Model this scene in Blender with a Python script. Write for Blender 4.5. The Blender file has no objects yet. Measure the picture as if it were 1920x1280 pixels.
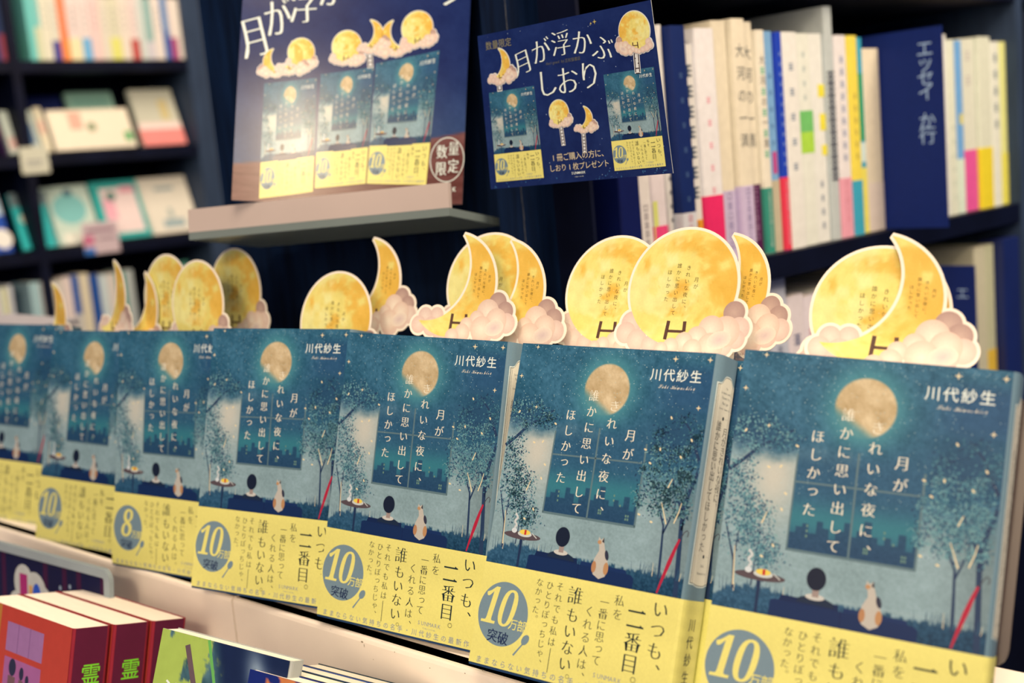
import bpy, math, random
import numpy as np
from mathutils import Matrix, Vector

SC = bpy.context.scene
COL = SC.collection
random.seed(7)
RNG = np.random.default_rng(7)

# ------------------------------------------------------------------ camera, world, lights
# rows of MW are the world axes written in camera axes (x right, y down, z forward)
MW = np.array([[0.9959, -0.0910, 0.0], [-0.0136, -0.1493, 0.9887], [-0.0900, -0.9846, -0.1499]])
for _i in range(3):
    MW[_i] /= np.linalg.norm(MW[_i])
EYE = np.array([0.0, 0.0, 1.35])
FPX = 2240.0


def wdir(c):
    return MW @ np.asarray(c, float)


def at(px, py, z):
    """world point (m) seen at a pixel, z mm in front of the camera"""
    return MW @ np.array([(px - 960) / FPX * z, (py - 640) / FPX * z, z]) * .001 + EYE


def rel(x, y, z):
    """world point from millimetres relative to the eye"""
    return np.array([x, y, z], float) * .001 + EYE


cam_d = bpy.data.cameras.new('camera')
cam = bpy.data.objects.new('camera', cam_d)
COL.objects.link(cam)
_cx, _cy, _cz = wdir((1, 0, 0)), wdir((0, -1, 0)), wdir((0, 0, -1))
cam.matrix_world = Matrix([[_cx[i], _cy[i], _cz[i], EYE[i]] for i in range(3)] + [[0, 0, 0, 1]])
cam_d.sensor_width = 36
cam_d.lens = FPX / 1920 * 36
cam_d.clip_start = .01
cam_d.dof.use_dof = True
cam_d.dof.focus_distance = .715
cam_d.dof.aperture_fstop = 5.5
SC.camera = cam
SC.view_settings.view_transform = 'Standard'
SC.view_settings.look = 'None'
SC.view_settings.gamma = 1
SC.view_settings.exposure = 0.0
SC.view_settings.use_curve_mapping = False

wd = bpy.data.worlds.new('shop_air')
SC.world = wd
wd.use_nodes = True
_bg = wd.node_tree.nodes['Background']
_bg.inputs[0].default_value = (.04, .14, .48, 1)
_bg.inputs[1].default_value = .20


def area(name, loc, target, size, power, color, sy=None):
    d = bpy.data.lights.new(name, 'AREA')
    d.energy = power
    d.color = color
    d.size = size
    if sy:
        d.shape = 'RECTANGLE'
        d.size_y = sy
    o = bpy.data.objects.new(name, d)
    COL.objects.link(o)
    o.location = loc
    v = Vector(target) - Vector(loc)
    o.rotation_euler = v.to_track_quat('-Z', 'Y').to_euler()
    return o


WARM = (1.0, .76, .50)
area('ceiling_panel_light', (-.85, -2.6, 2.5), (-.1, .75, 1.15), 1.8, 69, WARM)
area('ceiling_panel_light', (.0, .12, 2.7), (-.1, .8, 1.15), .8, 24, WARM)
area('ceiling_spot_light', (-.667, -1.765, 2.7), (-.15, .95, 1.39), .22, 20, WARM)
area('ceiling_panel_light', (1.35, .7, 2.6), (.45, 1.25, 1.45), .8, 44, WARM)
area('ceiling_panel_light', (-.3, 1.9, 2.75), (-1.2, 2.9, 1.3), 1.0, 33, WARM)


# ------------------------------------------------------------------ colour
def lin(c):
    c = np.asarray(c, float) / 255.0
    return np.where(c <= .04045, c / 12.92, ((c + .055) / 1.055) ** 2.4)


LIT = np.array([1.28, 1.0, .71])


def alb(r, g, b):
    """paint or ink colour that looks like this 8-bit colour under the shop's warm lamps"""
    return np.clip(lin((r, g, b)) / LIT, .002, .93)


# ------------------------------------------------------------------ materials
def mat(name, col=None, rough=.5, metal=0.0, coat=0.0, noise=0.0, nscale=40.0, bump=0.0, bscale=300.0, spec=.5,
        trans=0.0, stretch=None):
    m = bpy.data.materials.new(name)
    m.use_nodes = True
    nt = m.node_tree
    p = nt.nodes['Principled BSDF']
    p.inputs['Roughness'].default_value = rough
    p.inputs['Metallic'].default_value = metal
    p.inputs['Specular IOR Level'].default_value = spec
    p.inputs['Coat Weight'].default_value = coat
    p.inputs['Coat Roughness'].default_value = .25
    p.inputs['Transmission Weight'].default_value = trans
    tc = nt.nodes.new('ShaderNodeTexCoord')
    src = tc.outputs['Object']
    if stretch:
        mp = nt.nodes.new('ShaderNodeMapping')
        mp.inputs['Scale'].default_value = stretch
        nt.links.new(src, mp.inputs[0])
        src = mp.outputs[0]
    if col is None:
        a = nt.nodes.new('ShaderNodeAttribute')
        a.attribute_name = 'Col'
        base = a.outputs['Color']
    else:
        r = nt.nodes.new('ShaderNodeRGB')
        r.outputs[0].default_value = (*col, 1)
        base = r.outputs[0]
    n = nt.nodes.new('ShaderNodeTexNoise')
    n.inputs['Scale'].default_value = nscale
    n.inputs['Detail'].default_value = 6
    nt.links.new(src, n.inputs['Vector'])
    mr = nt.nodes.new('ShaderNodeMapRange')
    mr.inputs['From Min'].default_value = .3
    mr.inputs['From Max'].default_value = .7
    mr.inputs['To Min'].default_value = 1 - noise
    mr.inputs['To Max'].default_value = 1 + noise
    nt.links.new(n.outputs['Fac'], mr.inputs['Value'])
    vm = nt.nodes.new('ShaderNodeVectorMath')
    vm.operation = 'SCALE'
    nt.links.new(base, vm.inputs[0])
    nt.links.new(mr.outputs[0], vm.inputs['Scale'])
    nt.links.new(vm.outputs[0], p.inputs['Base Color'])
    if bump:
        n2 = nt.nodes.new('ShaderNodeTexNoise')
        n2.inputs['Scale'].default_value = bscale
        nt.links.new(src, n2.inputs['Vector'])
        b = nt.nodes.new('ShaderNodeBump')
        b.inputs['Strength'].default_value = bump
        b.inputs['Distance'].default_value = .0004
        nt.links.new(n2.outputs['Fac'], b.inputs['Height'])
        nt.links.new(b.outputs[0], p.inputs['Normal'])
    return m


M_PRINT = mat('printed_paper', rough=.55, noise=.03, nscale=900, spec=.25)
M_CARD = mat('printed_card', rough=.5, noise=.03, nscale=700, spec=.3)
M_GLOSS = mat('laminated_print', rough=.22, noise=.03, nscale=500, spec=.4, bump=.05, bscale=50)
M_BOOK = mat('book_cover_stock', rough=.55, noise=.05, nscale=120, spec=.16)
M_PAGES = mat('page_edges', (.92, .88, .82), rough=.8, noise=.06, nscale=60, stretch=(1, 40, 1), spec=.1)
M_WHITE = mat('white_card', (.86, .85, .82), rough=.6, noise=.02, nscale=80, spec=.2)
M_BOARD = mat('cream_painted_board', (.93, .88, .83), rough=.6, noise=.05, nscale=14, bump=.15, bscale=200, spec=.25)
M_SCUFF = mat('chipped_board', alb(150, 124, 92), rough=.8, noise=.2, nscale=300)
M_DARK = mat('dark_stained_wood', (.002, .009, .036), rough=.6, noise=.45, nscale=26, stretch=(6, 6, .5), spec=.08)
M_SHELF = mat('black_shelf_laminate', (.002, .004, .018), rough=.55, noise=.3, nscale=20, spec=.12)
M_SLATE = mat('slate_painted_wood', (.026, .048, .105), rough=.55, noise=.2, nscale=20, stretch=(4, 4, .6), spec=.2)
M_FROST = mat('frosted_acrylic', alb(232, 198, 172), rough=.38, noise=.04, nscale=10, spec=.5, trans=.25)
M_PLATE = mat('thick_acrylic_plate', alb(126, 128, 114), rough=.3, noise=.06, nscale=10, spec=.4)
M_SMOKE = mat('smoky_acrylic', (.05, .035, .04), rough=.15, noise=.05, nscale=10, spec=.5)
M_GREY = mat('grey_plastic', alb(160, 160, 150), rough=.45, noise=.05, nscale=30)


# ------------------------------------------------------------------ mesh building
class Geo:
    """collects coloured polygons; map turns (u, v, lift) in mm into a point in metres"""

    def __init__(s, map=None):
        s.V, s.K, s.L, s.T, s.I = [], [], [], [], []
        s.n = 0
        s.map = map
        s.tf = None
        s.lift = 0.0

    def add(s, v, faces, col, mi=0):
        v = np.asarray(v, float).reshape(-1, 3)
        if s.tf is not None:
            v = v.copy()
            v[:, 0], v[:, 1] = s.tf(v[:, 0].copy(), v[:, 1].copy())
        if s.map is not None:
            v = v.copy()
            v[:, 2] += s.lift
        k = np.asarray(col, float)
        if k.ndim == 1:
            k = np.tile(k, (len(v), 1))
        s.V.append(v)
        s.K.append(k)
        if isinstance(faces, np.ndarray):
            s.L.append((faces + s.n).ravel())
            s.T.append(np.full(len(faces), faces.shape[1]))
            s.I.append(np.full(len(faces), mi))
        else:
            for f in faces:
                s.L.append(np.array(f) + s.n)
                s.T.append(np.array([len(f)]))
                s.I.append(np.array([mi]))
        s.n += len(v)

    # ---- flat printing, all in mm; v grows downwards
    def poly(s, pts, col, off=.04, mi=0):
        s.add([(p[0], p[1], off) for p in pts], [tuple(range(len(pts)))], col, mi)

    def rect(s, u0, v0, u1, v1, col, off=.04):
        s.poly([(u0, v0), (u0, v1), (u1, v1), (u1, v0)], col, off)

    def disc(s, cu, cv, ru, rv=None, col=(1, 1, 1), off=.04, n=40, rot=0, edge=None, a0=0, a1=2 * math.pi):
        rv = ru if rv is None else rv
        a = np.linspace(a0, a1, n, endpoint=False)
        x, y = ru * np.cos(a), rv * np.sin(a)
        c, q = math.cos(rot), math.sin(rot)
        pts = np.stack([cu + x * c - y * q, cv + x * q + y * c, np.full(n, off)], 1)
        if edge is None:
            s.add(pts[::-1], [tuple(range(n))], col)
        else:
            pts = np.vstack([pts, [[cu, cv, off]]])
            k = np.vstack([np.tile(edge, (n, 1)), [col]])
            s.add(pts, np.array([[n, (i + 1) % n, i] for i in range(n)]), k)

    def line(s, pts, w, col, off=.04, w1=None):
        pts = np.asarray(pts, float)
        n = len(pts)
        w1 = w if w1 is None else w1
        d = np.gradient(pts, axis=0)
        d /= np.linalg.norm(d, axis=1)[:, None] + 1e-9
        nr = np.stack([-d[:, 1], d[:, 0]], 1) * (np.linspace(w, w1, n) / 2)[:, None]
        a, b = pts + nr, pts - nr
        v = np.zeros((2 * n, 3))
        v[:n, :2], v[n:, :2], v[:, 2] = a, b, off
        s.add(v, np.array([[i, i + 1, n + i + 1, n + i] for i in range(n - 1)]), col)

    def star(s, u, v, r, col, off=.05):
        p = []
        for i in range(8):
            q = r if i % 2 == 0 else r * .3
            a = i * math.pi / 4
            p.append((u + q * math.sin(a), v - q * math.cos(a)))
        s.poly(p[::-1], col, off)

    def gridf(s, u0, u1, v0, v1, step, fn, off=.02):
        nu, nv = max(2, int((u1 - u0) / step) + 1), max(2, int((v1 - v0) / step) + 1)
        U, V = np.meshgrid(np.linspace(u0, u1, nu), np.linspace(v0, v1, nv))
        k = fn(U, V).reshape(-1, 3)
        v = np.stack([U.ravel(), V.ravel(), np.full(U.size, off)], 1)
        i = np.arange(nu * nv).reshape(nv, nu)
        f = np.stack([i[:-1, :-1].ravel(), i[1:, :-1].ravel(), i[1:, 1:].ravel(), i[:-1, 1:].ravel()], 1)
        s.add(v, f, k)

    def glyph(s, ch, cu, cv, size, col, off=.07, thin=0.0, smear=0.0, shear=0.0, rot=0.0, sx=1.0, latin=False):
        gv, gf = glyph_data(ch, thin)
        if gv is None:
            return
        x = gv[:, 0] - (0 if latin else .5)
        y = gv[:, 1] - (0 if latin else .38)
        x = (x + shear * y) * sx
        c, q = math.cos(rot), math.sin(rot)
        for j, dx in enumerate((0,) if not smear else (-smear, 0, smear)):
            X = (x + dx) * size
            Y = y * size
            v = np.stack([cu + X * c + Y * q, cv - Y * c + X * q, np.full(len(X), off + .004 * j)], 1)
            s.add(v, gf, col)

    def vtext(s, txt, u, v0, pitch, size, col, **k):
        for i, ch in enumerate(txt):
            du = dv = 0
            if ch in '、。':
                du, dv = .62 * size, -.58 * size
            elif ch in 'っゃゅょッ':
                du, dv = .1 * size, -.1 * size
            s.glyph(ch, u + du, v0 + pitch * i + dv, size, col, **k)

    def htext(s, txt, u0, v, pitch, size, col, dv=0.0, **k):
        for i, ch in enumerate(txt):
            s.glyph(ch, u0 + pitch * i + (.25 * size if ch.isascii() else 0), v + dv * i, size, col, **k)

    # ---- solids, metres
    def box(s, a, b, col, mi=0):
        x0, y0, z0 = a
        x1, y1, z1 = b
        v = [(x0, y0, z0), (x1, y0, z0), (x1, y1, z0), (x0, y1, z0), (x0, y0, z1), (x1, y0, z1), (x1, y1, z1), (x0, y1, z1)]
        s.add(v, [(3, 2, 1, 0), (4, 5, 6, 7), (0, 1, 5, 4), (1, 2, 6, 5), (2, 3, 7, 6), (3, 0, 4, 7)], col, mi)

    def prism(s, poly, z0, z1, col, mi=0):
        """poly: counter-clockwise xy outline"""
        n = len(poly)
        v = [(p[0], p[1], z0) for p in poly] + [(p[0], p[1], z1) for p in poly]
        f = [tuple(range(n))[::-1], tuple(range(n, 2 * n))] + [(i, (i + 1) % n, n + (i + 1) % n, n + i) for i in range(n)]
        s.add(v, f, col, mi)

    def ribbon(s, path, t, z0, z1, col, mi=0):
        """an open xy path given thickness t to its left, extruded in z"""
        p = np.asarray(path, float)
        d = np.gradient(p, axis=0)
        d /= np.linalg.norm(d, axis=1)[:, None]
        q = p + np.stack([-d[:, 1], d[:, 0]], 1) * t
        n = len(p)
        v = np.zeros((4 * n, 3))
        v[:n, :2], v[n:2 * n, :2], v[2 * n:3 * n, :2], v[3 * n:, :2] = p, q, p, q
        v[:2 * n, 2], v[2 * n:, 2] = z0, z1
        f = []
        for i in range(n - 1):
            a, b, c, e = i, n + i, 2 * n + i, 3 * n + i
            f += [(a, a + 1, c + 1, c), (b + 1, b, e, e + 1), (c, c + 1, e + 1, e), (a + 1, a, b, b + 1)]
        f += [(0, 2 * n, 3 * n, n), (n - 1, 2 * n - 1, 4 * n - 1, 3 * n - 1)]
        s.add(v, f, col, mi)

    def mesh(s, name, mats):
        V = np.vstack(s.V)
        if s.map is not None:
            V = s.map(V[:, 0], V[:, 1], V[:, 2])
        K = np.vstack(s.K)
        L = np.concatenate(s.L).astype(np.int32)
        T = np.concatenate(s.T).astype(np.int32)
        me = bpy.data.meshes.new(name)
        me.vertices.add(len(V))
        me.vertices.foreach_set('co', V.astype(np.float32).ravel())
        me.loops.add(len(L))
        me.loops.foreach_set('vertex_index', L)
        me.polygons.add(len(T))
        me.polygons.foreach_set('loop_start', np.concatenate([[0], np.cumsum(T)[:-1]]).astype(np.int32))
        me.polygons.foreach_set('loop_total', T)
        me.polygons.foreach_set('material_index', np.concatenate(s.I).astype(np.int32))
        me.polygons.foreach_set('use_smooth', np.zeros(len(T), dtype=bool))
        me.update(calc_edges=True)
        ca = me.color_attributes.new('Col', 'FLOAT_COLOR', 'POINT')
        ca.data.foreach_set('color', np.hstack([K, np.ones((len(K), 1))]).astype(np.float32).ravel())
        for m in (mats if isinstance(mats, (list, tuple)) else [mats]):
            me.materials.append(m)
        me.validate()
        return me


_G = {}


def glyph_data(ch, thin):
    k = (ch, round(thin, 3))
    if k not in _G:
        c = bpy.data.curves.new('lettering', 'FONT')
        c.body = ch
        c.size = 1
        c.resolution_u = 2
        c.offset = thin
        o = bpy.data.objects.new('lettering', c)
        COL.objects.link(o)
        ev = o.evaluated_get(bpy.context.evaluated_depsgraph_get())
        me = ev.to_mesh()
        v = np.array([t.co[:2] for t in me.vertices])
        f = [tuple(p.vertices) for p in me.polygons]
        nz = [p.normal.z for p in me.polygons]
        f = [p if z >= 0 else p[::-1] for p, z in zip(f, nz)]
        ev.to_mesh_clear()
        bpy.data.objects.remove(o)
        bpy.data.curves.remove(c)
        if len(v) == 0:
            _G[k] = (None, None)
        elif all(len(p) == 3 for p in f):
            _G[k] = (v, np.array(f))
        else:
            _G[k] = (v, f)
    return _G[k]


def obj(name, me, parent=None, loc=None):
    o = bpy.data.objects.new(name, me)
    COL.objects.link(o)
    if parent:
        o.parent = parent
    if loc is not None:
        o.location = loc
    return o


def tag(o, label, cat, group=None):
    o['label'] = label
    o['category'] = cat
    if group:
        o['group'] = group
    return o


def structure(o):
    o['kind'] = 'structure'
    return o


def frame(right, into, up, origin):
    r, i, u = (np.asarray(v, float) / np.linalg.norm(v) for v in (right, into, up))
    i = i - r * (r @ i)
    i /= np.linalg.norm(i)
    u2 = np.cross(r, i)
    return Matrix([[r[k], i[k], u2[k], origin[k]] for k in range(3)] + [[0, 0, 0, 1]])


def thing(name, label, cat, mtx, group=None):
    o = bpy.data.objects.new(name, None)
    o.empty_display_size = .02
    COL.objects.link(o)
    o.matrix_world = mtx
    return tag(o, label, cat, group)


def bilinear(q):
    """maps a 0..1 square onto the quad TL, TR, BR, BL"""
    q = np.asarray(q, float)

    def f(a, b):
        w = ((1 - a) * (1 - b), a * (1 - b), a * b, (1 - a) * b)
        return sum(w[i] * q[i, 0] for i in range(4)), sum(w[i] * q[i, 1] for i in range(4))
    return f


# ------------------------------------------------------------------ value noise for printed paintings
_N = RNG.random((256, 256))


def vnoise(x, y):
    xi, yi = np.floor(x).astype(int), np.floor(y).astype(int)
    fx, fy = x - xi, y - yi
    fx, fy = fx * fx * (3 - 2 * fx), fy * fy * (3 - 2 * fy)
    g = lambda a, b: _N[a & 255, b & 255]
    return (g(xi, yi) * (1 - fx) + g(xi + 1, yi) * fx) * (1 - fy) + (g(xi, yi + 1) * (1 - fx) + g(xi + 1, yi + 1) * fx) * fy


def fbm(x, y, o=4):
    t, a, n = 0, .5, 0
    for i in range(o):
        t = t + a * vnoise(x * 2 ** i + 17 * i, y * 2 ** i + 31 * i)
        n += a
        a *= .55
    return t / n


def sm(a, b, x):
    t = np.clip((x - a) / (b - a), 0, 1)
    return t * t * (3 - 2 * t)


# ------------------------------------------------------------------ the novel's cover painting
INK = alb(22, 44, 46)
FOIL = alb(244, 214, 160)
WHITEINK = alb(246, 240, 226)


def cover_colour(U, V):
    def A(*c):
        return np.array(c, float)
    n1, n2, n3 = fbm(U / 9, V / 9), fbm(U / 2.2 + 50, V / 2.2), fbm(U / .9 + 9, V / .9 + 4, 2)
    n4 = fbm(U / 25 + 3, V / 18)
    c = A(50, 98, 116) + (n1 - .5)[..., None] * 40 + (n2 - .5)[..., None] * 34 + (n3 - .5)[..., None] * 26
    dk = sm(85, 112, U) * sm(4, 14, V) * (1 - sm(26, 40, V)) * .6
    c = c * (1 - dk[..., None]) + A(38, 74, 108) * dk[..., None]
    # glow round the moon
    d = np.hypot((U - 63.5), (V - 24) * .95)
    g = np.exp(-(np.maximum(d - 12, 0) / 9) ** 2) * .8
    c = c * (1 - g[..., None]) + A(84, 148, 146) * g[..., None]
    # dark canopy masses at both sides
    can = np.maximum(np.exp(-(((U - 112) / 22) ** 2 + ((V - 47) / 16) ** 2) * 1.3), np.exp(-(((U - 4) / 20) ** 2 + ((V - 42) / 8) ** 2)))
    can = np.clip(can * (.5 + n2), 0, .85)
    c = c * (1 - can[..., None]) + A(38, 74, 98) * can[..., None]
    # the wall
    wl = sm(46, 57, V + (n1 - .5) * 9 + np.where(U > 60, 0, -np.abs(U - 24) * -.12)) * (U < 64)
    wr = sm(60, 84, V + (n1 - .5) * 9) * (U >= 64)
    w = np.clip(wl + wr, 0, 1)
    lit = np.exp(-(((U - 23) / 14) ** 2 + ((V - 62) / 21) ** 2))
    wc = A(146, 164, 158) + (n4 - .5)[..., None] * 26 + (n3 - .5)[..., None] * 22 + (n2 - .5)[..., None] * 12
    wc = wc * (1 - lit[..., None] * .9) + A(216, 200, 172) * lit[..., None] * .9
    wc = wc * (1 - (sm(96, 128, U) * .16)[..., None])
    c = c * (1 - w[..., None]) + wc * w[..., None]
    # window
    m = ((U > 33.7) & (U < 94.3) & (V > 38) & (V < 96.6))
    fade = sm(38, 56, V) * m
    gl = A(46, 88, 110) + (n3 - .5)[..., None] * 22 + (n1 - .5)[..., None] * 14
    tg = np.exp(-((V - 81) / 8.5) ** 2) * .75
    gl = gl * (1 - tg[..., None]) + A(58, 130, 130) * tg[..., None]
    hb = np.array([8, 11, 13, 9, 15, 12, 7, 12, 16, 10, 13, 18, 11, 8, 12, 9, 14, 7, 10])
    ix = np.clip(((U - 33.7) / 3.25).astype(int), 0, 18)
    b = (V > 96.6 - hb[ix] * 1.05) * .8
    gl = gl * (1 - b[..., None]) + (A(34, 66, 92) + (n3 - .5)[..., None] * 18) * b[..., None]
    c = c * (1 - fade[..., None]) + gl * fade[..., None]
    # moon
    rm = np.hypot(U - 63.5, V - 24)
    mm = sm(15.2, 14.2, rm) * (1 - .9 * sm(7.5, 14, (V - 24) - (U - 63.5) * .65))
    mc = A(212, 178, 128) + (fbm(U / 6, V / 6) - .5)[..., None] * A(70, 74, 74) + (n3 - .5)[..., None] * 18
    c = c * (1 - mm[..., None]) + mc * mm[..., None]
    # skirting line and lawn
    sk = np.exp(-((V - 117.2 - (U - 64) * .008) / .5) ** 2) * (U > 52) * .3
    c = c * (1 - sk[..., None]) + A(178, 190, 178) * sk[..., None]
    gy = 119.2 - 2.2 * np.exp(-((U - 22) / 14) ** 2) + np.where(U < 8, (8 - U) * .55, 0) + (fbm(U / .8, U * 0 + 5, 2) - .5) * 3.4
    gm = sm(-.5, .6, V - gy)
    gc = A(46, 86, 108) + (n3 - .5)[..., None] * 52 - (sm(40, 128, U) * 20)[..., None] - (sm(122, 131, V) * 8)[..., None]
    c = c * (1 - gm[..., None]) + gc * gm[..., None]
    return np.clip(lin(np.clip(c, 0, 255)) / LIT, .002, .93)


def paint_cover(g, detail=1.0, step=.62):
    """everything printed on the front above the paper band"""
    rr = random.Random(3)
    g.gridf(0, 128, 0, 133, step, cover_colour, .02)
    fr = alb(100, 120, 118)
    g.line([(33.7, 50), (33.7, 96.6)], .9, fr, .03)
    g.line([(94.3, 52), (94.3, 97)], 1.1, fr, .03)
    g.line([(33.2, 96.6), (94.8, 97)], 1.3, fr, .03)
    g.line([(63, 46), (63.5, 96.6)], 1.0, fr, .03)
    g.line([(34, 63.4), (94, 62.6)], .9, fr, .03)
    for u, v in ((42.5, 84), (42.5, 86.5), (42.5, 89), (79, 82), (79, 84.6), (70.5, 91), (71.8, 91), (70.5, 92.6), (71.8, 92.6), (88, 92), (89.4, 92), (88, 93.8), (89.4, 93.8), (83.5, 87)):
        g.rect(u - .45, v - .6, u + .45, v + .6, alb(112, 140, 116), .035)
    bark = alb(38, 58, 84)
    for pts, a, b in (([(124.5, 131), (123.6, 115), (122.6, 100), (121.6, 86), (124.6, 72), (128, 62)], 3.0, 1.9),
                      ([(121.6, 86), (116, 76), (112, 66)], 1.6, .6), ([(122.6, 95), (124, 80), (119, 64)], 1.2, .5),
                      ([(113.2, 122), (112.4, 106), (111.6, 94), (106, 82), (102, 74)], 1.7, .5), ([(112, 98), (116.5, 86), (117.5, 76)], 1.1, .5),
                      ([(0, 61.5), (7, 55.5), (14, 48.5), (22, 43.5), (31, 38)], 2.2, .7), ([(128, 60), (124, 52), (120, 43), (112, 34)], 2.2, .6),
                      ([(9.6, 120), (8.2, 106), (5, 97), (2, 88)], 1.1, .8), ([(8.2, 106), (9, 92), (12, 80)], .8, .4),
                      ([(18.5, 117), (19, 104), (20, 90)], .7, .4), ([(21.5, 117), (21, 100), (25, 88)], .6, .3)):
        p = np.array(pts)
        t = np.linspace(0, len(p) - 1, 5 * len(p))
        q = np.stack([np.interp(t, np.arange(len(p)), p[:, k]) for k in (0, 1)], 1)
        g.line(q, a, bark, .04, b)
    # leaves
    tones = [alb(58, 104, 116), alb(84, 132, 136), alb(110, 154, 150), alb(44, 80, 102), alb(34, 62, 88), alb(132, 168, 156)]
    P, F, K = [], [], []
    for cu, cv, ru, rv, n, bias in ((9, 42, 20, 7, 330, 0), (24, 43, 9, 5, 110, 1), (7, 72, 11, 17, 430, 0), (21, 92, 8.5, 16, 400, 0), (12, 90, 8, 14, 190, 0),
                                    (111, 66, 17, 17, 820, 0), (117, 46, 12, 12, 240, 1), (103, 80, 10, 10, 260, 0), (120, 78, 8, 12, 260, 0), (103, 50, 9, 8, 90, 1)):
        subs = []
        for _ in range(max(4, n // 14)):
            a, q = rr.random() * 6.283, math.sqrt(rr.random())
            subs.append((cu + ru * q * math.cos(a), cv + rv * q * math.sin(a), rr.uniform(1.4, 3.6)))
        for _ in range(int(n * 2.0 * detail)):
            su, sv, sr = rr.choice(subs)
            u, v = rr.gauss(su, sr), rr.gauss(sv, sr * .8)
            if not (.6 < u < 127.4):
                continue
            t = rr.random() * 3.1416
            L = rr.uniform(.4, 1.0) / min(1, detail + .35)
            w = L * rr.uniform(.35, .6)
            dx, dy = math.cos(t), math.sin(t)
            i = len(P)
            P += [(u - dx * L, v - dy * L, .05), (u + dy * w, v - dx * w, .05), (u + dx * L, v + dy * L, .05), (u - dy * w, v + dx * w, .05)]
            F.append((i + 3, i + 2, i + 1, i))
            k = tones[rr.choice((0, 0, 1, 3, 4, 4) if bias else (0, 1, 1, 2, 2, 3, 4, 4, 5))]
            K += [k] * 4
    g.add(P, np.array(F), np.array(K))
    # flecks of gold foil, stars
    for u, v, r in ((11.5, 1.9, 1.5), (104.2, 4.3, 1.9), (125.1, 3.8, 1.8), (3, 19.7, 1.6), (122.2, 30.1, 1.6), (17.4, 37.4, 1.3)):
        g.star(u, v, r, FOIL, .06)
    for u, v, a in ((32.8, 46, .5), (107, 36.5, 1), (121, 47.5, 1), (94, 55, .3), (103, 54, 1.4), (6, 41, 2), (20, 58, .4), (26, 57, 2.2), (29, 78, 1), (98, 62, .5), (116, 57, .8), (30, 70, .6), (96, 90, .3), (104, 93, .2), (27, 96, 1), (22, 102, .4)):
        g.disc(u, v, 1.0, .55, FOIL, .06, 10, a)
    for pts in ([(9.6, 118), (8.8, 108), (8, 99)], [(113, 93), (111, 88), (108.5, 82)], [(117.5, 92), (119.5, 86), (120.5, 81)], [(111, 74), (113, 69)], [(20, 86), (22, 80)]):
        g.line(pts, .75, FOIL, .055, .4)
    for k in range(int(520 * detail)):
        u, v = rr.uniform(1, 127), 1 + 70 * rr.random() ** 1.6
        r = rr.uniform(.1, .26)
        g.disc(u, v, r, r, alb(190, 206, 190), .045, 5)
    for k in range(int(70 * detail)):
        u = rr.choice((rr.uniform(1, 46), rr.uniform(95, 127)))
        h = rr.uniform(2, 5.5)
        g.line([(u, 121), (u + rr.uniform(-.9, .9), 119 - h)], .35, alb(50, 84, 104) if rr.random() < .88 else FOIL, .045, .1)
    # sofa, person, cat, table, umbrella
    sofa = alb(16, 42, 80)
    g.poly([(28.5, 131), (29, 121.8), (31, 121.2), (96.5, 122.4), (98.5, 124), (98.6, 131)], sofa, .06)
    g.poly([(33, 121.4), (34, 118.6), (61.5, 118.9), (62, 121.8)], alb(13, 36, 72), .062)
    g.poly([(64, 121.8), (64.5, 119.8), (93, 120.4), (94, 122.4)], alb(19, 46, 86), .062)
    g.line([(63, 120), (63.2, 131)], .4, alb(12, 30, 70), .064)
    g.poly([(41.6, 120.5), (42.6, 118.4), (46, 116.9), (54.5, 117), (58.6, 118.6), (60, 121)], alb(26, 42, 62), .07)
    g.disc(50.2, 117.2, 4.7, 1.5, alb(214, 200, 178), .072, 16)
    g.rect(48.7, 113.2, 51.9, 117.2, alb(166, 140, 124), .074)
    g.disc(50, 108.6, 4.7, 5.5, alb(20, 30, 48), .076, 26)
    g.poly([(73, 125.6), (71.5, 121.5), (72.6, 117), (74.8, 112.6), (74.2, 109.4), (73.2, 108), (73.6, 105.2), (75, 106.6), (76.8, 105.2), (77.4, 108.4), (78.6, 112), (81, 117), (82.2, 122), (80.6, 125.8), (77, 127.6)], alb(202, 184, 160), .075)
    g.disc(72.9, 121.6, 1.5, 3.2, alb(190, 130, 84), .078, 12)
    g.disc(80.6, 121.5, 1.6, 3.4, alb(196, 138, 88), .078, 12)
    g.disc(80, 114.4, 1.2, 2.8, alb(52, 52, 66), .078, 12, -.3)
    g.disc(74.3, 108, 1.3, 1.1, alb(196, 142, 94), .08, 12)
    g.poly([(75.8, 107.5), (76.8, 105.1), (77.3, 108.2)], alb(60, 50, 54), .082)
    g.disc(22.4, 111.8, 12.8, 2.2, alb(92, 74, 74), .066, 30)
    g.rect(21.6, 113, 23.2, 130, alb(30, 48, 76), .064)
    g.disc(24, 110.6, 4.9, 1.7, alb(214, 206, 186), .07, 20)
    g.disc(24, 109.6, 3.8, 1.5, alb(246, 206, 80), .074, 20)
    g.poly([(23.6, 108.2), (23.6, 111), (25, 111), (25, 108.2)], alb(204, 44, 44), .078)
    g.line([(29, 109.6), (32.6, 112)], .5, alb(214, 206, 186), .076)
    g.disc(16.4, 109.4, 1.8, 1.5, alb(224, 218, 204), .074, 14)
    for k in range(9):
        g.disc(16.6 + .8 * math.sin(k * 1.3), 107.4 - k * .9, .7, .9, alb(214, 206, 190), .06 + .001 * k, 8)
    red = alb(188, 34, 58)
    g.line([(122.4, 99.6), (120.5, 105), (118, 113)], 1.2, red, .08, 2.4)
    g.line([(118, 113), (115.6, 121), (113.4, 129)], 2.3, red, .08, .9)
    g.line([(122.4, 99.8), (124.6, 95.8), (126, 94.6), (127, 95.6), (126.6, 98)], .45, alb(70, 60, 66), .08)


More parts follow.
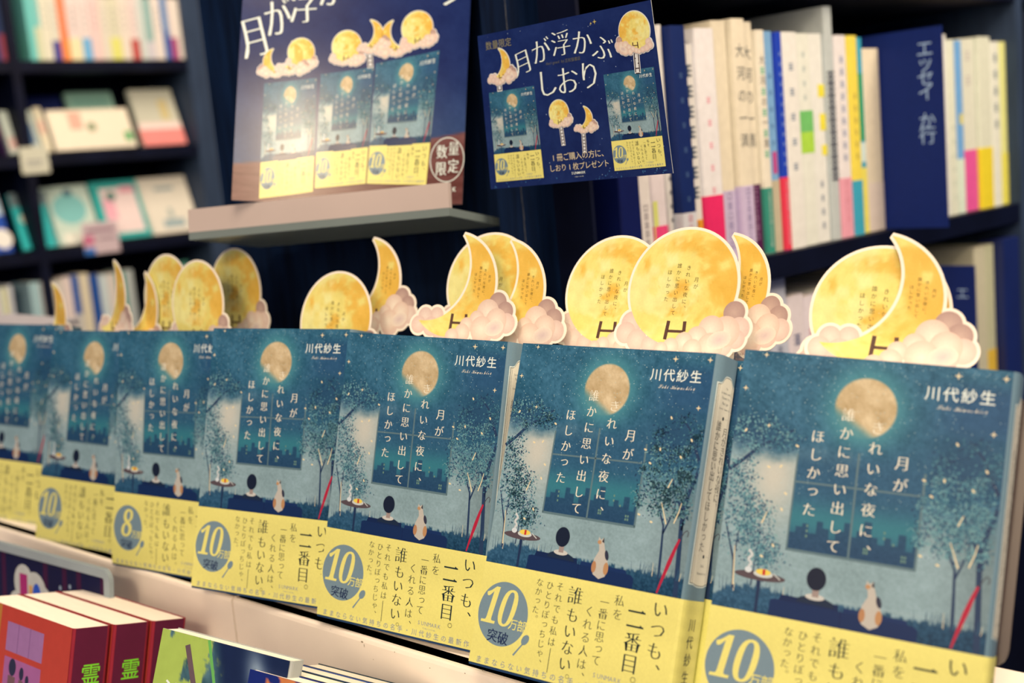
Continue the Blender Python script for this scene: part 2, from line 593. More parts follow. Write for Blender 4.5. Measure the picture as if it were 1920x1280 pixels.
def cover_lettering(g, smear=.018, detail=True):
    k = dict(thin=-.014, smear=smear, off=.1)
    FOIL = alb(255, 234, 196)
    g.vtext('月が', 83.5, 48.3, 10.4, 7.2, FOIL, **k)
    g.vtext('きれいな夜に、', 70.3, 32.9, 9.85, 7.0, FOIL, **k)
    g.vtext('誰かに思い出して', 55.8, 28, 9.1, 7.0, FOIL, **k)
    g.vtext('ほしかった', 42.3, 40.1, 9.0, 7.0, FOIL, **k)
    g.htext('川代紗生', 93.6, 13.4, 8.15, 7.3, WHITEINK, off=.1, thin=.008)
    if detail:
        x = 96
        for ch in '𝒮𝒶𝓀𝒾 𝒦𝒶𝓌𝒶𝓈𝒽𝒾𝓇ℴ':
            if ch != ' ':
                g.glyph(ch, x, 20.9, 3.3, FOIL, off=.1, latin=True, shear=.2, sx=.8)
            x += 2.1 if ch in '𝒮𝒦𝓌' else (1.2 if ch in '𝒾 ' else 1.62)


BANDC = alb(248, 224, 118)
BADGE = alb(126, 142, 142)


def band_print(g, badge='10', detail=True, v0=0.0):
    """the printing on the yellow paper band; v measured on the book"""
    big = dict(thin=-.02, smear=.024, off=.1)
    sml = dict(thin=-.016, smear=.012, off=.1)
    g.vtext('いつも、', 117.5, 136.9, 10.6, 9.8, INK, **big)
    for dv in (140.6, 148.2):
        g.rect(98.6, dv - .45, 109, dv + .45, INK, .1)
        g.poly([(107, dv - 1.3), (106.4, dv + .1), (109.4, dv + .3)], INK, .101)
    g.vtext('番目。', 103.8, 156.2, 11, 11.2, INK, **big)
    g.vtext('私を', 92.4, 136.6, 7.2, 6.4, INK, **sml)
    g.vtext('一番に思って', 83.5, 139, 6.1, 6.2, INK, **sml)
    g.vtext('くれる人は、', 74.9, 145.2, 7.0, 6.3, INK, **sml)
    g.glyph('誰', 64.5, 138.6, 10.4, INK, **big)
    g.vtext('もいない。', 64.5, 149.2, 8.7, 8.6, INK, **big)
    g.vtext('それでも私は', 53.8, 135.6, 6.0, 5.2, INK, **sml)
    g.rect(53.7, 169, 54.1, 182, INK, .1)
    g.vtext('ひとりぽっちじゃ、', 47, 136, 5.3, 5.0, INK, **sml)
    g.vtext('なかった。', 40, 135.4, 5.0, 4.8, INK, **sml)
    if not detail:
        pass
    g.disc(18.2, 156.8, 17.4, 17.9, BADGE, .06, 60)
    if badge == '10':
        g.glyph('𝟏', 1.2, 163.2, 29, BANDC, off=.09, latin=True, shear=.22, sx=.82)
        g.glyph('𝟎', 12.6, 163.6, 29.5, BANDC, off=.094, latin=True, shear=.22, sx=.82, thin=-.01)
    else:
        g.glyph('𝟖', 8.6, 163.6, 30, BANDC, off=.09, latin=True, shear=.22, sx=.84)
    g.glyph('万', 26.4, 161.2, 6.6, BANDC, off=.11, thin=.004)
    g.glyph('部', 32.6, 161.2, 6.6, BANDC, off=.11, thin=.004)
    g.glyph('突', 13.4, 169.5, 7.6, alb(28, 44, 76), off=.1, smear=.016)
    g.glyph('破', 21, 169.9, 7.6, alb(28, 44, 76), off=.1, smear=.016)
    g.disc(36.3, 168, 2.2, 3.2, BADGE, .08, 18, .6)
    g.line([(35, 170.5), (32, 174.5), (29.7, 177.6)], .8, BADGE, .08, 1.1)
    gt = alb(152, 152, 148)
    g.htext('ままならない気持ちの名手・川代紗生の最新作', 6.8, 184, 5.7, 4.2, gt, dv=-.03, off=.1, thin=.006)
    for i, ch in enumerate('SUNMARK'):
        g.glyph(ch, 83 + 2.55 * i, 178.4, 3.4, gt, off=.1, latin=True)
    for i, ch in enumerate('PUBLISHING'):
        g.glyph(ch, 87.2 + .95 * i, 180.6, 1.2, gt, off=.1, latin=True)


# ------------------------------------------------------------------ the novel
BW, BH, BT = 128.0, 188.0, 24.0
_SP = [(128 + 3 * math.sin(a), 7 - 7 * math.cos(a)) for a in np.linspace(0, math.pi / 2, 9)]
_SP += [(131, 12)] + [(128 + 3 * math.cos(a), 17 + 7 * math.sin(a)) for a in np.linspace(0, math.pi / 2, 9)]
_SP = np.array(_SP)
_SL = np.concatenate([[0], np.cumsum(np.linalg.norm(np.diff(_SP, axis=0), axis=1))])
_SN = np.gradient(_SP, axis=0)
_SN = np.stack([_SN[:, 1], -_SN[:, 0]], 1) / np.linalg.norm(_SN, axis=1)[:, None]


def front_map(u, v, o):
    return np.stack([u, -o, BH - v], 1) * .001


def wrap_map(u, v, o):
    """u runs across the front and on round the spine"""
    s = np.clip(u - BW, 0, _SL[-1])
    x, y = np.interp(s, _SL, _SP[:, 0]), np.interp(s, _SL, _SP[:, 1])
    nx, ny = np.interp(s, _SL, _SN[:, 0]), np.interp(s, _SL, _SN[:, 1])
    f = u <= BW
    x, y, nx, ny = np.where(f, u, x), np.where(f, 0, y), np.where(f, 0, nx), np.where(f, -1, ny)
    return np.stack([x + nx * o, y + ny * o, BH - v], 1) * .001


def spine_rect(g, s0, s1, v0, v1, col, off):
    n = max(2, int((s1 - s0) / 1.2) + 1)
    g.gridf(BW + s0, BW + s1, v0, v1, 1, lambda U, V: np.tile(col, U.shape + (1,)), off) if False else None
    us = np.linspace(BW + s0, BW + s1, n)
    v = np.array([(u, v0, off) for u in us] + [(u, v1, off) for u in us])
    g.add(v, np.array([[i, n + i, n + i + 1, i + 1] for i in range(n - 1)]), col)


def jacket_mesh():
    g = Geo()
    path = np.vstack([[(0, 0), (64, 0), (126, 0)], _SP, [(126, 24), (64, 24), (0, 24)]]) * .001
    g.ribbon(path, .0005, 0, .188, alb(116, 138, 140))
    p = Geo(wrap_map)
    paint_cover(p)
    p.rect(0, 132.9, 128, 188, alb(34, 62, 92), .02)
    cover_lettering(p)
    # the spine: blue-grey ground, cream label with an arched top, double rule
    spine_rect(p, 0, _SL[-1], 0, 188, alb(120, 140, 142), .03)

    def label(i, col, off):
        us = np.linspace(2.8 + i, 24.0 - i, 22)
        c = 13.4
        top = 14.6 + i - 4.4 * np.exp(-((us - c) / 5.4) ** 4) + .0 * us
        bot = 121.5 - i + 1.2 * np.exp(-((us - c) / 6) ** 4)
        v = np.array([(BW + a, b, off) for a, b in zip(us, top)] + [(BW + a, b, off) for a, b in zip(us, bot)])
        n = len(us)
        p.add(v, np.array([[k, n + k, n + k + 1, k + 1] for k in range(n - 1)]), col)
    label(0, alb(228, 224, 200), .05)
    label(.7, alb(40, 56, 60), .06)
    label(1.05, alb(246, 226, 190), .07)
    dk = alb(30, 46, 50)
    p.vtext('月がきれいな夜に、', BW + 17.8, 40, 5.0, 5.6, dk, thin=-.01, smear=.01, off=.1)
    p.vtext('誰かに思い出してほしかった', BW + 9.8, 37.4, 5.35, 5.9, dk, thin=-.01, smear=.01, off=.1)
    for txt, v, sz in (('The', 17.4, 1.5), ("Ex-Boyfriend's", 20, 1.7), ('Favorite', 22.8, 2.3), ('Recipe', 25.7, 2.3), ('Funeral Committee', 28.4, 1.5)):
        x = BW + 13.4 - len(txt) * sz * .245
        for ch in txt:
            p.glyph(ch, x, v, sz, alb(110, 116, 108), off=.1, latin=True)
            x += sz * .49
    for v in (33, 106.5):
        p.disc(BW + 13.4, v, 1.0, 1.0, dk, .1, 14)
        p.rect(BW + 7, v - .08, BW + 18.4, v + .08, alb(150, 150, 136), .09)
    for txt, v in (('Saki', 112), ('Kawashiro', 116)):
        x = BW + 13.4 - len(txt) * .52
        for ch in txt:
            p.glyph(ch, x, v, 2.1, alb(100, 106, 100), off=.1, latin=True)
            x += 1.05
    a, b = g, p
    me_v = wrap_map(*np.vstack(b.V).T)
    b.V, b.map = [me_v], None
    a_n = a.n
    a.V += b.V
    a.K += b.K
    a.L += [l + a_n for l in b.L]
    a.T += b.T
    a.I += b.I
    return a.mesh('jacket', [M_PRINT])


def band_mesh(badge):
    p = Geo(wrap_map)
    tex = lambda U, V: BANDC * (1 + .05 * (fbm(U / .7, V / .7, 2) - .5) + .03 * np.sin(V * 5))[..., None]
    p.gridf(-.2, 128, 129.6, 186.6, 1.2, tex, .35)
    p.gridf(128, 128 + _SL[-1], 129.6, 186.6, 1.5, tex, .35)
    p.lift = .32
    band_print(p, badge)
    p.vtext('川代紗生', BW + 11, 142, 8.9, 7.2, INK, thin=-.006, smear=.012, off=.1)
    p.lift = 0
    return p.mesh('belly_band', [M_PRINT])


def pages_mesh(w, t, h, inset=1.2):
    g = Geo()
    g.box((.0012, .0008, .0006), ((w - 1) * .001, (t - .8) * .001, (h - inset) * .001), (1, 1, 1))
    return g.mesh('page_block', [M_PAGES])


ME_J, ME_B10, ME_B8 = jacket_mesh(), band_mesh('10'), band_mesh('8')
ME_P = pages_mesh(128, 24, 188, 1.0)

# poses measured from the photograph: top-left corner (mm from the eye), right, down
NOVELS = [
    ((-519, 1178, -113), (.80, -.60, .001), (-.154, -.205, -.966), '10', 'farthest novel of the front row, cut by the left edge of the photo'),
    ((-407.2, 1063.4, -113.2), (.798, -.603, .001), (-.154, -.205, -.966), '10', 'second novel from the left in the row, blurred, with a 10 badge'),
    ((-314.2, 957.9, -107.1), (.817, -.577, .004), (-.115, -.169, -.979), '8', 'blue novel whose yellow band badge reads 8 instead of 10'),
    ((-217, 871, -102.1), (.847, -.532, -.009), (-.155, -.23, -.961), '10', 'blue novel just right of the one with the 8 badge'),
    ((-108, 791.1, -103.6), (.823, -.566, -.041), (-.192, -.21, -.959), '10', 'blue novel in the middle of the row, third from the right'),
    ((6.5, 704, -108.3), (.79, -.613, -.023), (-.255, -.294, -.921), '10', 'sharpest blue novel, its titled spine fully in view, second from the right'),
    ((118.6, 602.8, -106.4), (.865, -.494, -.084), (-.244, -.269, -.932), '10', 'nearest and largest blue novel at the right end of the row'),
]
POSE = []
for tl, r, d, badge, lab in NOVELS:
    r, d = np.array(r), np.array(d)
    r = r / np.linalg.norm(r)
    d = d - r * (r @ d)
    d /= np.linalg.norm(d)
    into = np.cross(d, r) * -1
    into = np.cross(-d, r) if np.cross(-d, r)[1] > 0 else into
    POSE.append((np.array(tl, float), r, d, into))


def put_novel(k, badge, label, du=0.0, off=0.0, dv=0.0, group='copies of the blue novel in the front row'):
    tl, r, d, into = POSE[k]
    o = rel(*(tl + d * (188 + dv) + r * du + into * off))
    t = thing('novel', label, 'book', frame(r, into, -d, o), group)
    obj('jacket', ME_J, t)
    obj('belly_band', ME_B10 if badge == '10' else ME_B8, t)
    obj('page_block', ME_P, t)
    return t


for k, (tl, r, d, badge, lab) in enumerate(NOVELS):
    put_novel(k, badge, lab)
put_novel(5, '10', 'second copy in shade behind the sharpest novel, only its spine showing', 5.0, 26, -1.5)


# ------------------------------------------------------------------ moon bookmarks
def moon_colour(x, y, warm=0.0):
    n = fbm(x / 13 + 8, y / 13 + 2, 5)
    m = fbm(x / 5 + 40, y / 5 + 12, 3)
    t = sm(.42, .66, n + (x / 110) * .5 + warm + (m - .5) * .25)
    h = sm(.5, .72, fbm(x / 10 + 90, y / 10 + 33, 4) - x / 150)
    c = np.array([250, 220, 116.]) * (1 - t[..., None]) + np.array([244, 184, 72.]) * t[..., None]
    c = c * (1 - h[..., None] * .55) + np.array([255, 238, 160.]) * h[..., None] * .55
    c = c + (m - .5)[..., None] * 22
    return np.clip(lin(np.clip(c, 0, 255)) / LIT, .002, .93)


FULL_CLOUD = [(-30, 22, 7), (-33, 28, 6.5), (-25, 32, 6.5), (-16, 34.5, 5.5), (35, 14, 6.6), (39, 23, 6.6), (38, 29, 5.5), (30, 33, 6.5)]
FULL_PUFF = [(31, 25, 9), (22, 24, 8), (14, 29, 6.5), (6, 32, 5.8), (-2, 35, 5.2), (23, 34, 8), (12, 36, 6), (-8, 37, 4.5)]
CRES_CLOUD = [(-10, 20.5, 5.6), (-19.5, 21, 5.8), (-24.5, 27, 6), (-14, 28, 6.5), (-4, 31, 8), (38, 10.5, 6.8), (44, 16, 6.4), (46, 23.5, 6.6), (38, 27, 7), (28, 31, 8)]
CRES_PUFF = [(31, 17, 8.6), (23, 22, 6), (15, 26, 5.2), (38, 22, 8), (27, 28, 8.5), (12, 31, 6), (4, 34, 5.5)]
TITLE = ('月が', 'きれいな夜に、', '誰かに思い出して', 'ほしかった')


def crescent_strip(grow=0.0, n=40):
    R, r, c = 34.5, 35.3, np.array([-20.9, -11.05])
    D = np.linalg.norm(c)
    q = (R * R - r * r + D * D) / (2 * D)
    h = math.sqrt(R * R - q * q)
    e = c / D
    tip_a, tip_b = e * q + h * np.array([-e[1], e[0]]), e * q - h * np.array([-e[1], e[0]])
    if tip_a[1] > tip_b[1]:
        tip_a, tip_b = tip_b, tip_a
    a = np.linspace(math.atan2(tip_a[1], tip_a[0]), math.atan2(tip_b[1], tip_b[0]), n)
    b = np.linspace(math.atan2(*(tip_a - c)[::-1]), math.atan2(*(tip_b - c)[::-1]), n)
    o = (R + grow) * np.stack([np.cos(a), np.sin(a)], 1)
    i = c + (r - grow) * np.stack([np.cos(b), np.sin(b)], 1)
    if grow == 0:
        o[0] = i[0] = tip_a
        o[-1] = i[-1] = tip_b
    return o, i


def moon_print(g, kind, off=.1):
    if kind == 'full':
        nr, na = 26, 72
        rr_, aa = np.meshgrid(np.linspace(0.2, 34.5, nr), np.linspace(0, 2 * math.pi, na, endpoint=False))
        x, y = (rr_ * np.cos(aa)).ravel(), (rr_ * np.sin(aa)).ravel()
        i = np.arange(nr * na).reshape(na, nr)
        j = np.roll(i, -1, 0)
        f = np.stack([i[:, :-1].ravel(), j[:, :-1].ravel(), j[:, 1:].ravel(), i[:, 1:].ravel()], 1)
        g.add(np.stack([x, y, np.full(x.size, off)], 1), f, moon_colour(x, y))
    else:
        o, i = crescent_strip()
        m = 14
        t = np.linspace(0, 1, m)
        P = i[:, None, :] * (1 - t[None, :, None]) + o[:, None, :] * t[None, :, None]
        x, y = P[..., 0].ravel(), P[..., 1].ravel()
        q = np.arange(x.size).reshape(len(o), m)
        f = np.stack([q[:-1, :-1].ravel(), q[:-1, 1:].ravel(), q[1:, 1:].ravel(), q[1:, :-1].ravel()], 1)
        g.add(np.stack([x, y, np.full(x.size, off)], 1), f[:, ::-1], moon_colour(x, y, .06))


def moon_title(g, kind, off=.16):
    ink = alb(74, 56, 30)
    k = dict(off=off, thin=-.006)
    if kind == 'full':
        for txt, u, v in zip(TITLE, (8.6, 2.6, -3.6, -9.4), (-4.6, -11.6, -12.8, -8.8)):
            g.vtext(txt, u, v, 4.0, 3.1, ink, **k)
    else:
        for txt, u, v in zip(TITLE, (29.6, 25.8, 22, 18.4), (-6.2, -10.2, -11.8, -7.6)):
            g.vtext(txt, u, v, 2.72, 2.2, ink, **k)


def clouds_print(g, kind, off=.06, off2=.16):
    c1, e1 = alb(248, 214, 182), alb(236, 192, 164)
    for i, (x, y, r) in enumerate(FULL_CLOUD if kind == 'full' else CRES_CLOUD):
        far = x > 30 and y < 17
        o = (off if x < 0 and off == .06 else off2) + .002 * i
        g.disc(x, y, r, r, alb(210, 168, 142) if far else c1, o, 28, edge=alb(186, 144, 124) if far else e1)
    for i, (x, y, r) in enumerate(FULL_PUFF if kind == 'full' else CRES_PUFF):
        g.disc(x, y, r, r, alb(255, 226, 190), off2 + .03 + .002 * i, 30, edge=alb(238, 194, 162))
    cx, cy = (26, 27) if kind == 'full' else (35, 24)
    for k, (dx, dy, a, b) in enumerate(((2, 3, 7.5, 5),)):
        g.disc(cx + dx, cy + dy, a, b, alb(224, 188, 170), off2 + .06 + .003 * k, 26, -.3, edge=alb(251, 219, 184))


def ladder_print(g, kind, off=.11):
    w = alb(96, 62, 48)
    a, b, y, ym = (-5.5, 5, 20, 31) if kind == 'full' else (3, 14, 18.8, 29.5)
    g.line([(a, y), (a - .9, ym)], 2.2, w, off)
    g.line([(b, y), (b + .2, ym - 5)], 2.2, w, off)
    g.line([(a, y + 6), (b, y + 6)], 1.6, w, off)


def bookmark_meshes(kind):
    T = .45

    def solid(g, polyxy, z):
        n = len(polyxy)
        v = [(p[0], p[1], z) for p in polyxy] + [(p[0], p[1], z - T) for p in polyxy]
        g.add(v, [tuple(range(n))[::-1], tuple(range(n, 2 * n))] + [(i, (i + 1) % n, n + (i + 1) % n, n + i) for i in range(n)], (1, 1, 1))
    cmap = lambda u, v, o: np.stack([u, -o, -v], 1) * .001
    g = Geo(cmap)
    ring = lambda x, y, r, n=36: [(x + r * math.cos(a), y + r * math.sin(a)) for a in np.linspace(0, 2 * math.pi, n, endpoint=False)]
    B = 1.7
    if kind == 'full':
        solid(g, ring(0, 0, 34.5 + B, 72), 0)
        cl = FULL_CLOUD + FULL_PUFF
        tx = 0
    else:
        o, i = crescent_strip(B)
        solid(g, [tuple(p) for p in o] + [tuple(p) for p in i[::-1]], 0)
        cl = CRES_CLOUD + CRES_PUFF
        tx = 9
    for q, (x, y, r) in enumerate(cl):
        solid(g, ring(x, y, r + B), .002 * (q + 1))
    solid(g, [(tx - 9, 30), (tx + 9, 30), (tx + 9, 150), (tx - 9, 150)], .001)
    card = g.mesh('card', [M_WHITE])
    g = Geo(cmap)
    moon_print(g, kind, .12)
    moon_title(g, kind, .18)
    moon = g.mesh('moon', [M_CARD])
    g = Geo(cmap)
    clouds_print(g, kind)
    for j, txt in enumerate(('designed by', 'bookstore')):
        x = (8 if kind == 'full' else 14) + j * 6
        for ch in txt:
            g.glyph(ch, x, 38.6 + 2.8 * j, 2.3, alb(190, 150, 130), off=.26, latin=True)
            x += 1.35
    cloud = g.mesh('cloud', [M_CARD])
    g = Geo(cmap)
    ladder_print(g, kind, .14)
    for k in range(9):
        y = 50 + k * 10
        g.line([(tx - 5, y), (tx + 5, y)], 1.6, alb(96, 62, 48), .1)
    for x in (-5.5, 5.5):
        g.line([(tx + x, 44), (tx + x, 140)], 2, alb(96, 62, 48), .1)
    lad = g.mesh('ladder', [M_CARD])
    return card, moon, cloud, lad


BM = {k: bookmark_meshes(k) for k in ('full', 'crescent')}


def put_bookmark(kind, px, py, z, yaw, lab, lean=12.0, roll=0.0, base=None):
    a, l, r = math.radians(yaw), math.radians(lean), math.radians(roll)
    right = np.array([math.cos(a), -math.sin(a), 0])
    back = np.array([math.sin(a), math.cos(a), 0])
    up = np.array([0, 0, 1]) * math.cos(l) + back * math.sin(l)
    rr_, uu = right * math.cos(r) - up * math.sin(r), up * math.cos(r) + right * math.sin(r)
    into = np.cross(uu, rr_)
    _mark(kind, lab, frame(rr_, into, uu, at(px, py, z)))


def _mark(kind, lab, mtx):
    t = thing('moon_bookmark' if kind == 'full' else 'crescent_bookmark', lab, 'bookmark', mtx,
              'full moon bookmarks standing behind the novels' if kind == 'full' else 'crescent moon bookmarks standing behind the novels')
    for nm, me in zip(('card', 'moon', 'cloud', 'ladder'), BM[kind]):
        obj(nm, me, t)


BOOKMARKS = [
    ('full', 370, 571, 965, 42, 'front full moon bookmark of the blurred left trio', 8, 0),
    ('full', 441, 546, 1000, 43, 'right full moon bookmark of the blurred left trio, by the dark panel', 6, 0),
    ('full', 312, 557, 1004, 44, 'rearmost left full moon bookmark of the blurred trio', 8, 0),
    ('crescent', 257, 580, 1032, 46, 'crescent bookmark tucked against the blurred full moon trio', 8, 14),
    ('crescent', 208, 562, 1050, 53, 'thin blurred crescent bookmark, second from the left', 8, 0),
    ('crescent', 92, 598, 1130, 45, 'leftmost thin crescent bookmark, strongly blurred', 8, 0),
]
for kd, px, py, z, yaw, lab, lean, roll in BOOKMARKS:
    put_bookmark(kd, px, py, z, yaw, lab, lean, roll)


# tucked behind novel k in the plane of its cover: centre (u, v) mm on the cover plane "seen" mm back, then moved to "real" mm back
TUCKED = [
    ('crescent', 6, 59, -31.6, 8, 26.5, 0, 'largest crescent bookmark, overlapping a full moon above the nearest novel'),
    ('full', 6, 61.5, -26, 14, 34, 0, 'full moon bookmark partly behind the largest crescent above the nearest novel'),
    ('full', 5, 97, -38, 8, 25.4, 0, 'front full moon bookmark above the sharpest novel, the closest round one'),
    ('full', 5, 38, -40.9, 30, 56, 0, 'full moon bookmark left of and behind the closest round one'),
    ('crescent', 5, 107, -42, 30, 54, 8, 'crescent bookmark peeping out right of the front full moon'),
    ('crescent', 4, 75.5, -34.7, 8, 27, 0, 'front crescent bookmark above the middle novel with a wide cloud'),
    ('full', 4, 85.3, -38.9, 36, 52, 0, 'shaded full moon bookmark between two crescents above the middle novel'),
    ('crescent', 4, 101, -33.5, 24, 38, 0, 'crescent bookmark right of the shaded full moon, beside the dark column'),
    ('full', 3, 107.6, -7, 8, 40, 5, 'lone low full moon bookmark cut by the book below it'),
    ('crescent', 3, 89, -40.3, 60, 70, 4, 'crescent bookmark with a shaded tip under the acrylic shelf'),
]
for kd, k, u, v, seen, real, yaw, lab in TUCKED:
    tl, r, d, into = POSE[k]
    P = tl + r * u + d * v + into * seen
    P = P * ((into @ tl + real) / (into @ tl + seen))
    a = math.radians(yaw)
    r2, i2 = r * math.cos(a) - into * math.sin(a), into * math.cos(a) + r * math.sin(a)
    _mark(kd, lab, frame(r2, i2, -d, rel(*P)))


# ------------------------------------------------------------------ printed bookmarks and books on the posters
def mini_bookmark(g, cx, cy, sc, kind, tail=0.0, flip=1, rot=0.0, lift=.05, title=False):
    c, q = math.cos(rot), math.sin(rot)
    prev = g.tf

    def tf(u, v):
        u = u * flip
        x, y = cx + sc * (u * c - v * q), cy + sc * (u * q + v * c)
        return prev(x, y) if prev else (x, y)
    g.tf = tf
    old = g.lift
    g.lift = old + lift
    W_ = alb(240, 226, 206)
    if tail:
        g.rect(-7, 30, 7, 30 + tail, W_, .0)
        for x in (-4.5, 4.5):
            g.line([(x, 34), (x, 28 + tail)], 2.2, alb(60, 40, 44), .01)
        for k in range(int(tail / 9)):
            g.line([(-4.5, 40 + 9 * k), (4.5, 40 + 9 * k)], 2, alb(60, 40, 44), .01)
    B = 1.9
    if kind == 'full':
        g.disc(0, 0, 34.5 + B, None, W_, .02, 40)
        cl = FULL_CLOUD + FULL_PUFF
    else:
        o, i = crescent_strip(B)
        n = len(o)
        v = np.zeros((2 * n, 3))
        v[:n, :2], v[n:, :2], v[:, 2] = o, i, .02
        g.add(v, np.array([[k, k + 1, n + k + 1, n + k] for k in range(n - 1)])[:, ::-1], W_)
        cl = CRES_CLOUD + CRES_PUFF
    for k, (x, y, r) in enumerate(cl):
        g.disc(x, y, r + B, None, W_, .021 + .0005 * k, 20)
    moon_print(g, kind, .3)
    ladder_print(g, kind, .36)
    clouds_print(g, kind, .34, .4)
    if title:
        moon_title(g, kind, .37)
    g.tf = prev
    g.lift = old


def mini_cover(g, quad, lift=.05, badge='10'):
    f = bilinear(quad)
    prev, old = g.tf, g.lift
    g.tf = lambda u, v: f(u / 128, v / 188)
    g.lift = old + lift
    paint_cover(g, .45, 1.4)
    cover_lettering(g, .012, False)
    g.gridf(0, 128, 129.6, 188, 6, lambda U, V: np.tile(BANDC, U.shape + (1,)), .14)
    g.lift += .16
    band_print(g, badge, False)
    g.tf, g.lift = prev, old


def sky_print(c0, c1, W_, H_):
    def f(U, V):
        n = fbm(U / 14, V / 14)
        m = fbm(U / 2 + 7, V / 2, 2)
        t = sm(.3, .8, V / H_)
        c = np.array(c0, float) * (1 - t[..., None]) + np.array(c1, float) * t[..., None]
        c = c + (n - .5)[..., None] * 22 + (m - .5)[..., None] * 8
        return np.clip(lin(np.clip(c, 0, 255)) / LIT, .002, .93)
    return f


# ---- small promotional card hung by the column (twisted a little)
def card_map(u, v, o):
    w = 11.385 * (u / 148 - .5) * (v / 104.4 - .5)
    return np.stack([u, w - o, -v], 1) * .001


g = Geo(card_map)
g.gridf(0, 148, 0, 104.4, 4, lambda U, V: np.tile(alb(24, 40, 84), U.shape + (1,)), -.5)
g.gridf(0, 148, 0, 104.4, 1.0, sky_print((22, 40, 88), (20, 38, 84), 148, 104), 0)
for a, b in (((0, 0), (148, 0)), ((148, 0), (148, 104.4)), ((148, 104.4), (0, 104.4)), ((0, 104.4), (0, 0))):
    pts = [(a[0] + (b[0] - a[0]) * t, a[1] + (b[1] - a[1]) * t) for t in np.linspace(0, 1, 12)]
    v = np.array([(x, y, 0) for x, y in pts] + [(x, y, -.5) for x, y in pts])
    g.add(v, np.array([[i, 12 + i, 13 + i, i + 1] for i in range(11)]), alb(200, 190, 170))
mini_cover(g, [(6.2, 39), (47.3, 39), (47.6, 99.8), (5.8, 99.8)], .05)
mini_cover(g, [(105.3, 39), (144, 39), (143.6, 99.7), (105.2, 99.7)], .05)
mini_bookmark(g, 133, 16, .335, 'full', 46, -1, .05, .1)
mini_bookmark(g, 16.5, 22, .33, 'crescent', 22, 1, 0, .1)
mini_bookmark(g, 66, 58.5, .235, 'full', 62, 1, -.04, .1, True)
mini_bookmark(g, 84.5, 64.5, .235, 'crescent', 62, 1, .05, .1)
for ch, u, v, r in (('月', 39.5, 22.5, -.2), ('が', 56.5, 17.6, -.12), ('浮', 74, 15, 0), ('か', 91.4, 17, .1), ('ぶ', 107.4, 22.4, .2)):
    g.glyph(ch, u, v, 17.5, WHITEINK, off=.2, thin=-.02, smear=.022, rot=r)
for ch, u, v in (('し', 58.6, 38.5), ('お', 76, 38.9), ('り', 94.4, 37.8)):
    g.glyph(ch, u, v, 20, WHITEINK, off=.2, thin=-.02, smear=.02)
dull = alb(110, 104, 84)
g.htext('数量限定', 10, 7.8, 6.1, 6, alb(150, 136, 96), off=.2)
x = 59.5
for ch in 'designed by':
    g.glyph(ch, x, 27.2, 2.6, dull, off=.2, latin=True)
    x += 1.45
g.htext('正和堂書店', 77, 26.4, 2.6, 2.6, dull, off=.2)
g.htext('1冊ご購入の方に、', 57.4, 87.4, 5.2, 5.4, FOIL, off=.2, thin=-.004)
g.htext('しおり1枚プレゼント', 55.4, 94.2, 4.9, 5.1, FOIL, off=.2, thin=-.004)
for i, ch in enumerate('SUNMARK'):
    g.glyph(ch, 71 + 1.6 * i, 99.4, 2.3, WHITEINK, off=.2, latin=True, thin=.01)
for i, ch in enumerate('PUBLISHING'):
    g.glyph(ch, 73.4 + .7 * i, 101.4, .9, WHITEINK, off=.2, latin=True)
g.star(103.3, 6, 1.6, alb(214, 186, 96), .2)
g.star(100.2, 6.6, 1.0, alb(214, 186, 96), .2)
for k in range(90):
    u, v, r = random.uniform(2, 146), random.uniform(2, 102), random.uniform(.12, .34)
    g.disc(u, v, r, r, alb(170, 180, 190), .02, 6)
for k in range(50):
    u = random.choice((random.uniform(90, 112), random.uniform(2, 60), random.uniform(126, 146)))
    g.disc(u, random.uniform(99, 104), random.uniform(.2, .6), None, alb(56, 96, 132), .022, 6)
_r, _d = np.array((.743, -.669, .011)), np.array((.031, .019, -.999))
pc = thing('promo_card', 'small rectangular navy card with white title lettering held in front of the dark column', 'card',
           frame(_r, np.cross(-_d, _r), -_d, rel(-6.5, 839.8, 85.3)))
obj('card', g.mesh('card', [M_CARD]), pc)
g = Geo()
g.box((.070, .0034, -.056), (.074, .094, -.052), (1, 1, 1))
g.box((.060, .0030, -.064), (.084, .0046, -.044), (1, 1, 1))
obj('clip_arm', g.mesh('clip_arm', [M_SHELF]), pc)

# ---- large poster standing on the acrylic shelf
PWD, PHT, PUP = 182.0, 257.0, 108.0


def poster_map(u, v, o):
    b = 9 * ((u / PWD - .5) ** 2) * 4 - 4
    b = b + 5 * np.sin((v + PUP) / PHT * math.pi)
    return np.stack([u, -o - b, -v * 1.1], 1) * .001


def poster_colour(U, V):
    n, m = fbm(U / 16, V / 16), fbm(U / 2, V / 2, 2)
    t = sm(40, 110, V)
    c = np.array([24, 40, 86.]) * (1 - t[..., None]) + np.array([46, 66, 100.]) * t[..., None]
    c = c + (n - .5)[..., None] * 22 + (m - .5)[..., None] * 8
    edge = 123 - U * .135
    w = sm(-1, 1, V - edge)
    wood = np.array([116, 66, 58.]) + (fbm(U / 22, V / 2.5) - .5)[..., None] * 46 - (sm(0, 26, V - edge) * 12)[..., None]
    c = c * (1 - w[..., None]) + wood * w[..., None]
    return np.clip(lin(np.clip(c, 0, 255)) / LIT, .002, .93)


